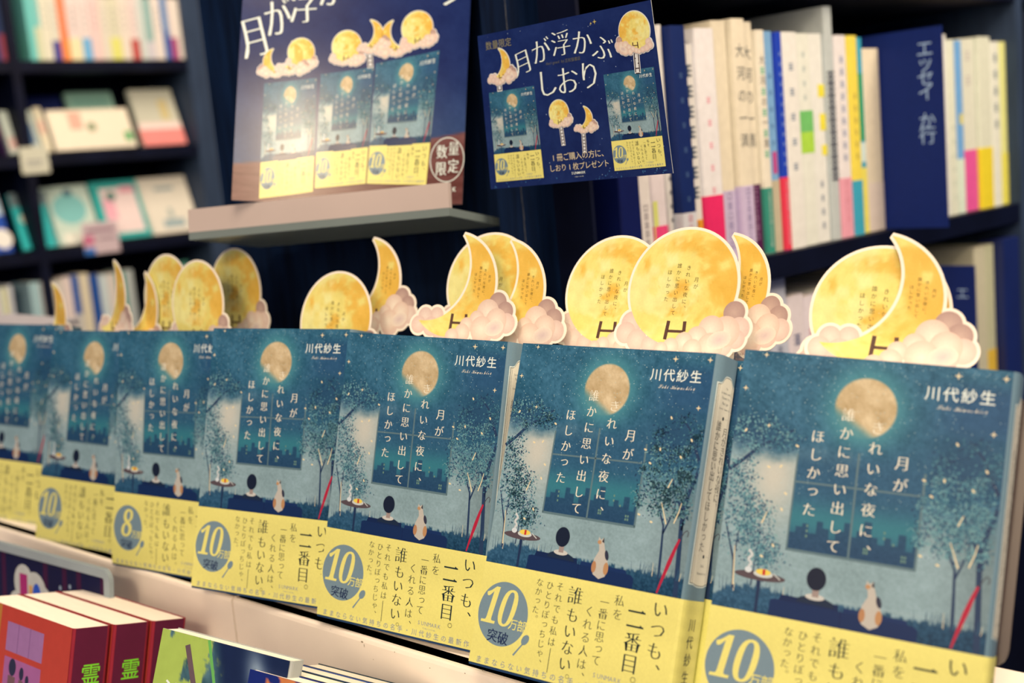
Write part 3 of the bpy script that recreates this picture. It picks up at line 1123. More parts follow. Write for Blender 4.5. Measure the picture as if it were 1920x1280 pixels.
g = Geo(poster_map)
g.gridf(0, PWD, -PUP, 149, 8, lambda U, V: np.tile(alb(30, 40, 70), U.shape + (1,)), -.8)
g.gridf(0, PWD, -PUP, 149, 1.6, poster_colour, 0)
for a, b in (((0, -PUP), (PWD, -PUP)), ((PWD, -PUP), (PWD, 149)), ((PWD, 149), (0, 149)), ((0, 149), (0, -PUP))):
    pts = [(a[0] + (b[0] - a[0]) * t, a[1] + (b[1] - a[1]) * t) for t in np.linspace(0, 1, 20)]
    v = np.array([(x, y, 0) for x, y in pts] + [(x, y, -.8) for x, y in pts])
    g.add(v, np.array([[i, 20 + i, 21 + i, i + 1] for i in range(19)]), alb(150, 146, 140))
for q in ([(64.4, 55.5), (106.8, 49.8), (104, 133.8), (63.9, 138)], [(20.6, 63.9), (61.6, 58.2), (62.4, 140.4), (21, 147)], [(108, 47.2), (159, 38.8), (152.6, 134.8), (105, 133.8)]):
    mini_cover(g, q, .08)
for kd, x, y, s, fl, r, tail in (('full', 48, 40, .30, 1, 0, 0), ('crescent', 29, 48, .29, -1, -.1, 0), ('crescent', 38, 44, .34, 1, 0, 0),
                                 ('crescent', 101, 27, .34, 1, -.12, 40), ('full', 84, 35, .34, 1, 0, 0), ('full', 140, 22, .36, 1, -.1, 0), ('crescent', 124, 28, .37, -1, -.12, 0)):
    mini_bookmark(g, x, y, s, kd, tail, fl, r, .3 if kd == 'crescent' else .2)
for ch, u, v, r, sz in (('月', 11, 30, -.32, 34), ('が', 28, 15, -.22, 32), ('浮', 47, 3, -.1, 34), ('か', 69, -8, -.04, 32), ('ぶ', 92, -14, .05, 30), ('し', 118, -14, 0, 32), ('お', 142, -14, 0, 32), ('り', 166, -8, .1, 36)):
    g.glyph(ch, u, v, sz, WHITEINK, off=.3, thin=-.02, smear=.02, rot=r, sx=.7)
ang = np.linspace(0, 2 * math.pi, 49)
g.line(np.stack([168.6 + 13.4 * np.cos(ang), 117.4 + 15.6 * np.sin(ang)], 1), .6, WHITEINK, .2)
for ch, u, v in (('数', 164.2, 111.6), ('量', 173.6, 109.6), ('限', 164, 123.6), ('定', 173.8, 122)):
    g.glyph(ch, u, v, 10.5, WHITEINK, off=.22, thin=-.008, smear=.014, sx=.86)
for i, ch in enumerate('SUNMARK'):
    g.glyph(ch, 155 + 3.1 * i, 142 - i * .35, 4.4, WHITEINK, off=.22, latin=True, thin=.012)
_r, _d = np.array((.987, -.12, -.104)), np.array((-.129, -.25, -.957))
pp = obj('promo_poster', g.mesh('promo_poster', [M_GLOSS]))
_tl = at(463, 0, 955)
pp.matrix_world = frame(_r, np.cross(-_d, _r), -_d, _tl)
tag(pp, 'large glossy navy poster picturing three novels, leaning on the acrylic shelf', 'poster')

# ------------------------------------------------------------------ acrylic shelf
LF0, LF1 = at(354, 436, 960), at(842, 389, 872)
_ax = (LF1 - LF0)
_len = np.linalg.norm(_ax)
_ax = _ax / _len
_bk = np.cross(np.array([0, 0, 1.0]), _ax)
_bk[2] = -.16
_bk = _bk - _ax * (_ax @ _bk)
_bk /= np.linalg.norm(_bk)
t = thing('acrylic_shelf', 'frosted acrylic ledge holding up the large poster, fixed to the dark panel', 'shelf', frame(_ax, _bk, np.cross(_ax, _bk), LF0))
g = Geo()
g.box((0, 0, -.006), (_len, .1, 0), (1, 1, 1))
obj('plate', g.mesh('plate', [M_PLATE]), t)
g = Geo()
g.box((0, 0, 0), (_len, .005, .0185), (1, 1, 1))
obj('lip', g.mesh('lip', [M_FROST]), t)

# ------------------------------------------------------------------ end panel and column
CD = wdir((2340, -554, 2240))
CD[2] = 0
CD /= np.linalg.norm(CD)                       # along the right bookcase, away from the eye
NB = np.array([CD[1], -CD[0], 0])              # out of its shelves
PD = np.array([.900, -.436, 0])
PD /= np.linalg.norm(PD)                       # along the end panel, to the right
PN = np.array([PD[1], -PD[0], 0])              # out of the panel
P0 = at(983, 400, 922)[:2]


def flatbox(name, poly, z0, z1, m, parent=None):
    p = [np.asarray(q)[:2] for q in poly]
    a = sum(p[i][0] * p[(i + 1) % len(p)][1] - p[(i + 1) % len(p)][0] * p[i][1] for i in range(len(p)))
    if a < 0:
        p = p[::-1]
    g = Geo()
    g.prism(p, z0, z1, (1, 1, 1))
    return obj(name, g.mesh(name, [m]), parent)


idm = Matrix.Identity(4)
endp = thing('end_panel', 'dark stained wood end panel and column behind the crescent bookmarks', 'panel', idm)
c2, pd2, pn2 = CD[:2], PD[:2], PN[:2]
flatbox('column', [P0, P0 + c2 * .054, P0 + c2 * .054 - pd2 * .05, P0 - pd2 * .022], .0, 2.3, M_DARK, endp)
q0 = P0 - pd2 * .0225 - pn2 * .046
flatbox('panel_board', [q0, q0 - pd2 * .30, q0 - pd2 * .30 - pn2 * .018, q0 - pn2 * .018], .0, 2.3, M_DARK, endp)
g = Geo()
for z0 in np.arange(.9, 1.9, .013):
    w = random.uniform(.0003, .0009)
    a = P0 + (-pd2 - c2) * .0002
    g.add([(*(a - pd2 * w), z0), (*(a + c2 * w), z0), (*(a + c2 * w), z0 + .013), (*(a - pd2 * w), z0 + .013), (*(a - pn2 * -.0004), z0), (*(a + pn2 * .0004), z0 + .013)], [(0, 1, 2, 3)], (1, 1, 1))
obj('worn_edge', g.mesh('worn_edge', [mat('worn_edge', (.09, .10, .11), rough=.7, noise=.6, nscale=200)]), endp)


# ------------------------------------------------------------------ shelf books
class Plane:
    """the front plane of a row of shelves: s metres along it, z up"""

    def __init__(s, anchor, d):
        s.a, s.d = np.array(anchor, float), np.array(d, float)
        s.n = np.array([d[1], -d[0], 0])

    def hit(s, px, py):
        r = at(px, py, 1000) - EYE
        t = ((s.a - EYE) @ s.n) / (r @ s.n)
        p = EYE + r * t
        return (p - s.a) @ s.d, p[2]

    def p(s, u, z, out=0.0):
        q = s.a + s.d * u + s.n * out
        return np.array([q[0], q[1], z])

    def mtx(s, u, z, out=0.0, tilt=0.0, back=0.0):
        into = -s.n * math.cos(back) - np.array([0, 0, math.sin(back)])
        return frame(s.d, into, (0, 0, 1), s.p(u, z + .015 * math.sin(back), out))


_cache = {}


def book(pl, u0, T, z0, H, D, out, col, lab, cat='book', band=None, text=None, group=None, tilt=0.0, back=0.0, blocks=(), glyphs=None, topcol=None):
    """an upright book, spine outwards, T thick; local x = thickness, y = into the shelf, z up"""
    T0 = T - .0006
    t = thing('book', lab, cat, pl.mtx(u0 + .0003, z0, out, tilt, back), group)
    r = min(.0022, T0 * .3)
    path = [(0, D), (0, D * .5), (0, r)] + [(r - r * math.cos(a), r - r * math.sin(a)) for a in np.linspace(.2, 1.57, 4)]
    path += [(T0 / 2, -.0002)] + [(T0 - r + r * math.sin(a), r - r * math.cos(a)) for a in np.linspace(0, 1.37, 4)] + [(T0, r), (T0, D * .5), (T0, D)]
    g = Geo()
    g.ribbon(path, .0006, 0, H, alb(*col))

    def dec(ga, fn):
        gg = Geo(lambda u, v, o: np.stack([u, -o - .22, H * 1000 - v], 1) * .001)
        fn(gg)
        if gg.n:
            gv = gg.map(*np.vstack(gg.V).T)
            n = ga.n
            ga.V.append(gv)
            ga.K += gg.K
            ga.L += [l + n for l in gg.L]
            ga.T += gg.T
            ga.I += gg.I
            ga.n += len(gv)
    w, h = T0 * 1000, H * 1000

    def marks(gg):
        for (x0, y0, x1, y1, c) in blocks:
            gg.rect(w * x0 + .3, h * y0, w * x1 - .3, h * y1, alb(*c), .03)
        if text:
            c, f0, f1, n, sz = text
            s_ = w * sz
            for i in range(n):
                y = h * (f0 + (f1 - f0) * i / max(1, n - 1))
                for j in range(3):
                    gg.rect(w / 2 - s_ / 2, y - s_ / 2 + j * s_ * .36, w / 2 + s_ / 2, y - s_ / 2 + j * s_ * .36 + s_ * .16, alb(*c), .05)
                gg.rect(w / 2 - s_ * .1, y - s_ / 2, w / 2 + s_ * .1, y + s_ * .42, alb(*c), .051)
        if glyphs:
            s_, c, f0, f1, sz = glyphs
            for i, ch in enumerate(s_):
                gg.glyph(ch, w / 2, h * (f0 + (f1 - f0) * i / max(1, len(s_) - 1)), w * sz, alb(*c), off=.05)
    dec(g, marks)
    obj('cover', g.mesh('cover', [M_BOOK]), t)
    g = Geo()
    g.box((.0009, .003, .001), (T0 - .0009, D - .002, H - .0015), (1, 1, 1))
    obj('page_block', g.mesh('page_block', [M_PAGES]), t)
    if band:
        bc, bf = band[0], band[1]
        g = Geo()
        p2 = [(x if 0 < x < T0 else (x - .0003 if x <= 0 else x + .0003), y - .0004 if y < r else y) for x, y in path[1:-1]]
        g.ribbon(p2, .0003, .0005, H * bf, alb(*bc))
        if len(band) > 2:
            gb = lambda gg: [gg.glyph(random.choice('日口田目工'), w / 2, h * (1 - bf) + 5 + i * w * .4, w * .36, alb(*band[2]), off=.45) for i in range(int((h * bf - 8) / (w * .4)))]
            dec(g, gb)
        obj('belly_band', g.mesh('belly_band', [M_BOOK]), t)
    return t


def faceout(pl, u0, W_, z0, H, T, out, back, paint, lab, col=(235, 220, 195), group=None, name='book', tilt=0.0):
    """a book or card shown cover outwards; paint(g) prints it in mm"""
    t = thing(name, lab, 'book', pl.mtx(u0, z0, out, tilt, back), group)
    g = Geo()
    g.ribbon([(0, T), (0, T * .5), (0, 0), (W_ * .5, 0), (W_ - .0005, 0), (W_, T * .5), (W_, T)], .0005, 0, H, alb(*col))
    p = Geo(lambda u, v, o: np.stack([u, -o, H * 1000 - v], 1) * .001)
    p.rect(0, 0, W_ * 1000, H * 1000, alb(*col), .1)
    p.lift = .1
    paint(p, W_ * 1000, H * 1000)
    pv = p.map(*np.vstack(p.V).T)
    n = g.n
    g.V.append(pv)
    g.K += p.K
    g.L += [l + n for l in p.L]
    g.T += p.T
    g.I += p.I
    obj('cover', g.mesh('cover', [M_BOOK]), t)
    b = Geo()
    b.box((.001, .0008, .001), (W_ - .001, T - .0005, H - .0012), (1, 1, 1))
    obj('page_block', b.mesh('page_block', [M_PAGES]), t)
    return t


# ------------------------------------------------------------------ right bookcase
RP = Plane(at(1300, 430, 1027), CD)
_, ZB = RP.hit(1672, 428)


def spx(px, py=250):
    return RP.hit(px, py)[0]


rb = thing('bookcase', 'black bookcase on the right holding the essay books', 'bookcase', idm)
sA, sB = spx(1082), spx(1990)


def rbox(name, s0, s1, z0, z1, o0, o1, m, parent):
    return flatbox(name, [RP.p(s0, 0, o0), RP.p(s1, 0, o0), RP.p(s1, 0, o1), RP.p(s0, 0, o1)], z0, z1, m, parent)


ZT = RP.hit(1850, 4)[1]
ZL = ZB - .262
for z in (ZB, ZL, ZT + .022):
    rbox('shelf_board', sA, sB, z - .022, z, .012, -.24, M_SHELF, rb)
rbox('back_board', sA, sB, ZL - .1, ZT + .3, -.24, -.252, M_SHELF, rb)
rbox('side_board', sA - .004, sA, ZL - .1, ZT + .3, .012, -.252, M_SHELF, rb)
rbox('upright', spx(1890), spx(1900), ZL - .1, ZT + .3, .014, -.24, M_SLATE, rb)
rbox('plinth', sA, sB, 0, ZL - .1, 0, -.25, M_SHELF, rb)

CRM, WHT = (238, 212, 172), (240, 222, 196)
RIGHT = [
    # px0, px1, top y at px, colour, band, text, blocks, label
    (1150, 1191, 60, (10, 22, 72), None, None, (), 'dark navy book in shade at the left end of the upper right shelf'),
    (1192, 1219, 33, (240, 216, 190), ((240, 216, 190), .3, (60, 40, 70)), None, (), 'white book half hidden by the small navy card, first on the shelf'),
    (1219, 1247, 38, (236, 208, 190), ((244, 70, 112), .2), None, ((0, .7, .35, 1, (226, 214, 110)),), 'pink and yellow book second on the upper right shelf, below the card'),
    (1247, 1257, 46, (236, 216, 190), None, ((40, 50, 70), .5, .95, 9, .5), (), 'thin white book pressed against the navy spined book'),
    (1257, 1286, 50, (20, 38, 84), ((222, 206, 190), .245, (196, 80, 100)), ((70, 90, 120), .2, .7, 6, .22), (), 'navy spined book with a pale red-lettered band'),
    (1286, 1312, 82, (234, 214, 188), ((240, 150, 40), .22, (70, 40, 30)), ((66, 76, 86), .12, .66, 7, .6), (), 'narrow white book with brushed lettering and orange band'),
    (1312, 1349, 53, (240, 220, 200), ((240, 44, 92), .3), ((240, 150, 150), .3, .68, 5, .2), ((.1, .8, .5, .96, (226, 190, 170)),), 'white book with a bright red band and pink lettering'),
    (1377, 1402, 36, CRM, ((210, 180, 190), .31, (80, 70, 120)), None, (), 'left one of the two thick beige twin novels'),
    (1402, 1428, 40, CRM, ((86, 26, 66), .31, (200, 150, 160)), None, (), 'right one of the two thick beige twin novels, maroon band'),
    (1428, 1444, 56, (240, 216, 180), ((60, 140, 110), .3, (220, 210, 180)), ((80, 176, 130), .18, .55, 5, .5), (), 'cream book with green lettering right of the beige twins'),
    (1444, 1462, 58, (128, 164, 186), ((200, 176, 136), .33), ((90, 120, 150), .2, .5, 5, .3), ((.3, .54, .8, .64, (196, 70, 120)),), 'blue grey book with a pink patch on its spine'),
    (1462, 1474, 60, (32, 62, 160), ((240, 60, 76), .34, (220, 200, 190)), ((160, 176, 200), .1, .6, 12, .3), (), 'narrow bright blue book with a red band'),
    (1474, 1503, 60, WHT, None, ((120, 130, 140), .16, .62, 5, .28), (), 'plain white book right of the narrow blue one'),
    (1503, 1530, 62, (236, 222, 192), None, ((170, 176, 160), .1, .3, 4, .2), ((0, .36, 1, .46, (120, 186, 96)), (0, .46, 1, .56, (176, 208, 66))), 'white book with a green landscape block on its spine'),
    (1530, 1556, 62, (238, 222, 196), None, ((110, 120, 130), .72, .92, 4, .25), ((.5, .24, 1, .3, (244, 216, 60)), (.55, .38, 1, .46, (244, 216, 60)), (.6, .53, 1, .58, (244, 216, 60))), 'white book with yellow patches beside the green landscape spine'),
    (1556, 1572, 12, (196, 190, 172), None, ((36, 36, 56), .3, .72, 9, .8), (), 'tall book with black lettering rising above its neighbours'),
    (1572, 1594, 66, (238, 216, 196), ((240, 156, 156), .3, (220, 130, 130)), ((120, 130, 150), .12, .6, 9, .3), (), 'white book with a salmon pink band'),
    (1594, 1612, 67, (244, 208, 74), ((64, 158, 168), .28), ((180, 150, 70), .3, .6, 6, .3), (), 'yellow book with a teal band'),
    (1612, 1628, 70, (64, 160, 170), ((246, 218, 90), .34), None, ((.15, .18, .85, .52, (46, 150, 96)), (.1, .53, .9, .63, (220, 224, 200))), 'teal and green book with a yellow foot'),
    (1628, 1660, 90, (240, 212, 170), ((236, 206, 176), .27), None, (), 'blank cream book just left of the navy divider plate'),
    (1769, 1783, 64, (238, 222, 196), None, None, (), 'white book just right of the navy divider plate'),
    (1783, 1797, 74, (232, 220, 184), None, ((190, 190, 160), .5, .9, 6, .3), (), 'pale cream book second right of the divider plate'),
    (1797, 1808, 76, (116, 162, 196), ((226, 224, 190), .32), None, ((.2, .42, .8, .48, (232, 206, 90)),), 'light blue slim book right of the divider plate'),
    (1808, 1836, 72, (228, 214, 180), ((236, 86, 140), .36), ((200, 180, 160), .1, .24, 2, .3), (), 'cream book with a rose pink band'),
    (1836, 1860, 69, (226, 214, 178), ((242, 206, 44), .36), None, (), 'cream book with a bright yellow band, beside the pink banded one'),
    (1860, 1877, 78, (236, 222, 190), None, ((90, 110, 110), .1, .5, 5, .4), (), 'white book with dark lettering near the shelf end'),
    (1877, 1892, 78, (234, 220, 130), ((238, 216, 84), .32), None, (), 'pale yellow book last before the upright'),
]
for px0, px1, ty, col, band, text, blocks, lab in RIGHT:
    s0, s1 = spx(px0), spx(px1)
    zt = RP.hit((px0 + px1) / 2, ty)[1]
    H = zt - ZB
    tw = 'twin' in lab
    book(RP, s0, s1 - s0, ZB, H, .135, random.uniform(-.004, .002) + (.006 if px0 in (1377, 1257) else 0), col, lab, band=band, text=text, blocks=blocks, group='books on the upper right shelf',
         glyphs=('大河の一滴', (70, 74, 72), .13, .5, .66) if tw else None)
# the blank side of the first beige twin stands out into view: a gap of shadow is filled by a thick cream book
book(RP, spx(1349), spx(1377) - spx(1349), ZB, RP.hit(1360, 38)[1] - ZB, .14, -.002, (232, 206, 166), 'broad blank cream book left of the beige twin novels', group='books on the upper right shelf', band=((206, 178, 186), .3, (96, 84, 128)))


def divider(px, y_top, px_out, y_bot, txt, lab, f0, f1, sz, shelfz):
    s0 = spx(px, (y_top + y_bot) / 2)
    zt = RP.hit(px, y_top)[1]
    H = zt - shelfz
    a = RP.p(s0, shelfz)
    for o in np.arange(.01, .16, .001):
        q = RP.p(s0, shelfz + H * .5, o) - EYE
        c = MW.T @ q
        if 960 + FPX * c[0] / c[2] >= px_out:
            break
    t = thing('shelf_divider', lab, 'shelf divider', frame(-RP.n * -1, RP.d, (0, 0, 1), RP.p(s0, shelfz, -.1)), 'navy shelf divider plates')
    g = Geo()
    W_ = .1 + o
    g.box((0, 0, 0), (W_, .0022, H), alb(18, 36, 92))
    p = Geo(lambda u, v, oo: np.stack([u, -oo, H * 1000 - v], 1) * .001)
    for i, ch in enumerate(txt):
        if ch != ' ':
            p.glyph(ch, W_ * 1000 - sz * .95, H * 1000 * (f0 + (f1 - f0) * i / (len(txt) - 1)), sz, alb(170, 184, 200), off=.1)
    pv = p.map(*np.vstack(p.V).T)
    n = g.n
    g.V.append(pv)
    g.K += p.K
    g.L += [l + n for l in p.L]
    g.T += p.T
    g.I += p.I
    obj('plate', g.mesh('plate', [M_BOOK]), t)


divider(1661, 64, 1770, 430, 'エッセイ か行', 'large navy divider plate lettered in white, standing out of the upper right shelf', .1, .53, 19, ZB)

# lower right shelf
ZL2 = ZL


def lspx(px):
    return RP.hit(px, 560)[0]


LOWER = [
    (1440, 1475, 515, (206, 196, 190), 'grey-topped white book low on the right, behind the moon bookmarks', ((120, 120, 130), .3, .5, 3, .3)),
    (1475, 1507, 553, (238, 212, 196), 'pinkish white book low on the right with dark marks', ((70, 80, 110), .2, .5, 3, .4)),
    (1507, 1532, 553, (240, 214, 200), 'pinkish white book low on the right with red marks', ((206, 70, 90), .18, .5, 3, .45)),
    (1532, 1556, 540, (200, 186, 160), 'dull beige book low behind the rightmost full moon bookmark', None),
    (1556, 1584, 536, (210, 190, 170), 'pale book low behind the rightmost full moon bookmark', ((110, 110, 120), .2, .5, 4, .4)),
    (1584, 1606, 530, (190, 180, 160), 'grey beige slim book low behind the rightmost moons', None),
    (1606, 1640, 524, (214, 200, 172), 'cream book low behind the largest crescent', ((90, 100, 120), .15, .5, 5, .4)),
    (1640, 1680, 520, (180, 170, 150), 'thick grey beige book low behind the largest crescent', None),
    (1680, 1735, 498, (226, 200, 160), 'cream book low on the right left of the lower divider', ((80, 80, 90), .05, .12, 1, .3)),
    (1830, 1850, 462, (208, 190, 150), 'beige book right of the lower divider plate', None),
    (1850, 1866, 458, (196, 184, 140), 'beige book with a mustard band at the lower right', None),
]
for px0, px1, ty, col, lab, text in LOWER:
    s0, s1 = lspx(px0), lspx(px1)
    H = max(.12, RP.hit((px0 + px1) / 2, ty)[1] - ZL2)
    book(RP, s0, s1 - s0, ZL2, H, .13, 0, col, lab, text=text, group='books on the lower right shelf', band=((226, 178, 60), .42) if 'mustard' in lab else None)
_old = spx
spx = lambda px, py=560: RP.hit(px, py)[0]
divider(1738, 497, 1832, 690, 'エッセ', 'small navy divider plate on the lower right shelf beside the crescent bookmark', .14, .5, 15, ZL2)
spx = _old
rbox('navy_panel', RP.hit(1868, 560)[0], RP.hit(1990, 560)[0], ZL2, ZB - .04, .01, -.02, mat('navy_board', alb(14, 32, 84), rough=.5, noise=.15, nscale=14), rb)
# next bay of the bookcase
book(RP, _old(1903), _old(1935) - _old(1903), ZB, RP.hit(1910, 70)[1] - ZB, .13, -.01, (26, 40, 80), 'navy book with a grey label beyond the upright', blocks=((0, .02, 1, .3, (150, 150, 146)), (0, .9, 1, 1, (150, 30, 60))), group='books on the upper right shelf')

# ------------------------------------------------------------------ left bookcase
LP_ = Plane(at(350, 200, 2950), CD)


def lz(py):
    return LP_.hit(205, py)[1]


def ls(px, py=200):
    return LP_.hit(px, py)[0]


lb = thing('bookcase', 'black bookcase on the far left with face-out paperbacks', 'bookcase', idm)


def lbox(name, s0, s1, z0, z1, o0, o1, m):
    return flatbox(name, [LP_.p(s0, 0, o0), LP_.p(s1, 0, o0), LP_.p(s1, 0, o1), LP_.p(s0, 0, o1)], z0, z1, m, lb)


Z1, Z2, Z3 = lz(113), lz(281), lz(455)
Z4 = Z3 - (Z2 - Z3)
sL, sR = ls(-90), ls(357)
for z in (Z1, Z2, Z3, Z4):
    lbox('shelf_board', sL, sR, z - .026, z, .012, -.2, M_SHELF)
lbox('back_board', sL, sR, Z4 - .05, Z1 + .3, -.2, -.215, M_SHELF)
lbox('side_board', sR, sR + .05, .0, Z1 + .3, .015, -.215, M_SLATE)
lbox('upright', ls(27), ls(44), Z4 - .05, Z1 + .3, .014, -.19, M_SHELF)
lbox('plinth', sL, sR, 0, Z4 - .03, 0, -.2, M_SHELF)

TOPROW = [
    (-30, -2, (40, 54, 90), None, 'dark blue paperback at the far left edge, top shelf'), (-2, 10, (44, 56, 84), ((150, 60, 70), .4), 'dark paperback with a dull red foot, top left'),
    (10, 17, (30, 80, 100), None, 'dark teal slim paperback, top left bay'), (17, 27, (36, 60, 84), ((150, 158, 60), .42), 'dark paperback with an olive green band, top left bay'),
    (52, 66, (116, 190, 170), None, 'mint green paperback first right of the left upright'), (66, 78, (130, 190, 170), ((216, 206, 160), .5), 'mint paperback with a cream foot, top row'),
    (78, 96, (230, 212, 176), None, 'cream paperback left of the orange one'), (96, 112, (226, 208, 176), ((80, 70, 130), .3), 'cream paperback with a purple foot, touching the orange one'),
    (112, 128, (240, 130, 80), ((255, 140, 70), .3), 'orange paperback, the only orange spine on the top left shelf'), (128, 152, (236, 204, 182), ((244, 216, 160), .35), 'pale pink paperback right of the orange one'),
    (152, 170, (236, 206, 184), ((120, 172, 196), .34), 'pale paperback with a light blue foot'), (170, 190, (240, 196, 176), None, 'salmon tinted paperback mid top row'),
    (190, 206, (230, 208, 176), None, 'plain beige paperback mid top row'), (206, 226, (224, 206, 166), ((230, 214, 110), .36), 'beige paperback with a lemon yellow foot'),
    (226, 244, (236, 210, 180), None, 'cream paperback right of the lemon footed one'), (244, 260, (238, 204, 182), ((196, 80, 70), .33), 'pale paperback with a brick red foot'),
    (260, 274, (214, 208, 186), None, 'off-white paperback left of the grey green one'), (274, 288, (150, 176, 158), ((214, 196, 186), .3), 'grey green paperback on the top left shelf'),
    (288, 306, (238, 212, 186), None, 'cream paperback right of the grey green one'), (306, 318, (96, 130, 166), ((36, 92, 150), .45), 'blue paperback near the right end of the top left shelf'),
    (318, 332, (238, 210, 184), ((176, 76, 110), .36), 'cream paperback with a plum foot'), (332, 350, (240, 216, 188), None, 'cream paperback at the right end of the top left shelf'),
]
for px0, px1, col, band, lab in TOPROW:
    s0, s1 = ls(px0, 60), ls(px1, 60)
    book(LP_, s0, s1 - s0, Z1, .148 + random.uniform(-.004, .004), .105, 0, col, lab, band=band, group='paperbacks on the top left shelf', text=((150, 140, 130), .2, .5, 4, .3) if px1 - px0 > 15 else None)

LOWROW = [
    (-20, -4, (226, 190, 180), 'pinkish paperback at the lower left edge'), (-4, 6, (214, 206, 180), 'cream slim paperback at the lower left edge'), (6, 16, (222, 206, 150), 'straw coloured paperback lower left'), (16, 26, (206, 196, 186), 'grey cream paperback lower left'),
    (58, 78, (166, 186, 176), 'pale sage paperback, first of the lower left row'), (78, 98, (224, 204, 186), 'pale paperback behind the leftmost crescent bookmark'), (98, 120, (214, 196, 170), 'beige paperback beside the leftmost crescent'), (120, 138, (232, 202, 180), 'peach paperback left of the first blue one'),
    (138, 152, (40, 84, 146), 'first blue paperback in the lower left row'), (152, 172, (224, 200, 160), 'cream paperback between two blue ones'), (172, 190, (36, 76, 136), 'second blue paperback in the lower left row'), (190, 206, (206, 206, 190), 'off-white paperback behind the thin crescent'),
    (206, 222, (224, 200, 176), 'cream paperback left of the green one, lower row'), (222, 240, (40, 140, 110), 'emerald green paperback in the lower left row'), (240, 256, (180, 176, 160), 'grey paperback right of the emerald one'),
]
for px0, px1, col, lab in LOWROW:
    s0, s1 = ls(px0, 560), ls(px1, 560)
    book(LP_, s0, s1 - s0, Z4, .148 + random.uniform(-.006, .004), .105, 0, col, lab, group='paperbacks on the lowest left shelf', band=((206, 190, 170), .4) if (px0 % 4 == 2 and 'blue' in lab) else None)


def art(blocks, base=None):
    def f(p, w, h):
        for b in blocks:
            if b[0] == 'r':
                p.rect(w * b[1], h * b[2], w * b[3], h * b[4], alb(*b[5]), .03 + .002 * blocks.index(b))
            else:
                p.disc(w * b[1], h * b[2], w * b[3], h * b[4], alb(*b[5]), .03 + .002 * blocks.index(b), 20)
        p.rect(0, 0, .2, .2, alb(200, 190, 170), .02)
    return f


def lface(px0, px1, py, z, W_, H, col, blocks, lab, out=-.03, T=.014, back=.36):
    faceout(LP_, ls(px0, py), W_, z, H, T, out, back, art(blocks), lab, col, 'face-out paperbacks on the left bookcase')


F = [
    (17, 80, 240, Z2, .098, (190, 188, 164), [('r', .6, .3, .85, .8, (70, 100, 130)), ('r', .05, .62, .5, .9, (206, 160, 140))], 'grey green face-out paperback with a blue figure, left of the second shelf', .104, -.012),
    (84, 98, 240, Z2, .03, (232, 208, 166), [('r', .1, .3, .8, .6, (226, 170, 140))], 'slim cream paperback between the face-out books, second shelf', .11, -.014),
    (103, 255, 240, Z2, .27, (246, 220, 182), [('r', .24, .06, .4, .5, (240, 170, 140)), ('d', .5, .45, .06, .12, (150, 150, 110)), ('r', .88, .6, .98, .85, (90, 160, 90))], 'wide cream face-out book with a red mark on the second shelf', .1, -.005),
    (162, 250, 190, Z2, .13, (150, 180, 150), [('r', .25, .3, .75, .6, (176, 176, 160)), ('r', .1, .1, .9, .25, (130, 166, 140))], 'sage green face-out book behind the wide cream one', .15, -.06),
    (272, 352, 220, Z2, .105, (206, 192, 160), [('r', 0, .72, 1, 1, (250, 140, 124)), ('r', .0, .6, 1, .72, (248, 210, 186)), ('r', .6, .2, .8, .55, (214, 184, 120))], 'beige face-out paperback with a coral red foot', .148, -.02),
    (16, 76, 170, Z2, .1, (96, 60, 100), [('r', 0, .5, 1, .7, (176, 96, 120))], 'purple face-out paperback in shade at the left of the second shelf', .145, -.075),
    (96, 160, 175, Z2, .09, (20, 34, 84), [('r', .2, .4, .8, .6, (34, 50, 110))], 'navy face-out paperback in shade on the second shelf', .146, -.09),
    (42, 112, 400, Z3, .1, (46, 176, 164), [('d', .28, .46, .16, .1, (226, 214, 176)), ('r', 0, 0, 1, .24, (120, 130, 124))], 'turquoise face-out paperback, left of the third shelf', .138, -.02),
    (104, 192, 395, Z3, .105, (200, 206, 178), [('d', .5, .4, .36, .26, (130, 184, 168)), ('d', .55, .12, .1, .06, (70, 100, 110)), ('r', .2, .8, .9, 1, (236, 220, 190))], 'pale green face-out paperback above the price ticket', .146, -.02),
    (195, 290, 380, Z3, .108, (60, 168, 150), [('r', .16, .12, .86, .9, (246, 210, 190)), ('r', .16, .3, .4, .66, (246, 170, 170)), ('d', .36, .26, .1, .08, (90, 130, 110)), ('r', .56, .1, .86, .22, (240, 160, 160))], 'teal framed pink face-out paperback on the third shelf', .148, -.02),
    (284, 376, 370, Z3, .108, (238, 216, 184), [('r', .3, .18, .7, .24, (150, 160, 150)), ('r', .45, .56, .55, .74, (180, 180, 160)), ('r', .3, .76, .74, .9, (160, 170, 160))], 'cream face-out paperback at the right end of the third shelf', .148, -.02),
    (-70, 22, 400, Z3, .11, (24, 70, 150), [('d', .85, .78, .2, .16, (238, 220, 196)), ('r', .5, .0, 1, .4, (196, 206, 206))], 'bright blue face-out paperback cut by the left edge', .148, -.02),
    (338, 392, 560, Z4, .08, (226, 214, 176), [('r', 0, 0, 1, .1, (90, 160, 130)), ('d', .5, .22, .3, .12, (50, 60, 90))], 'cream face-out paperback with a green top behind the moon trio', .148, -.03),
]
for px0, px1, py, z, W_, col, blocks, lab, H, out in F:
    lface(px0, px1, py, z, (ls(px1, py) - ls(px0, py)), H, col, blocks, lab, out)


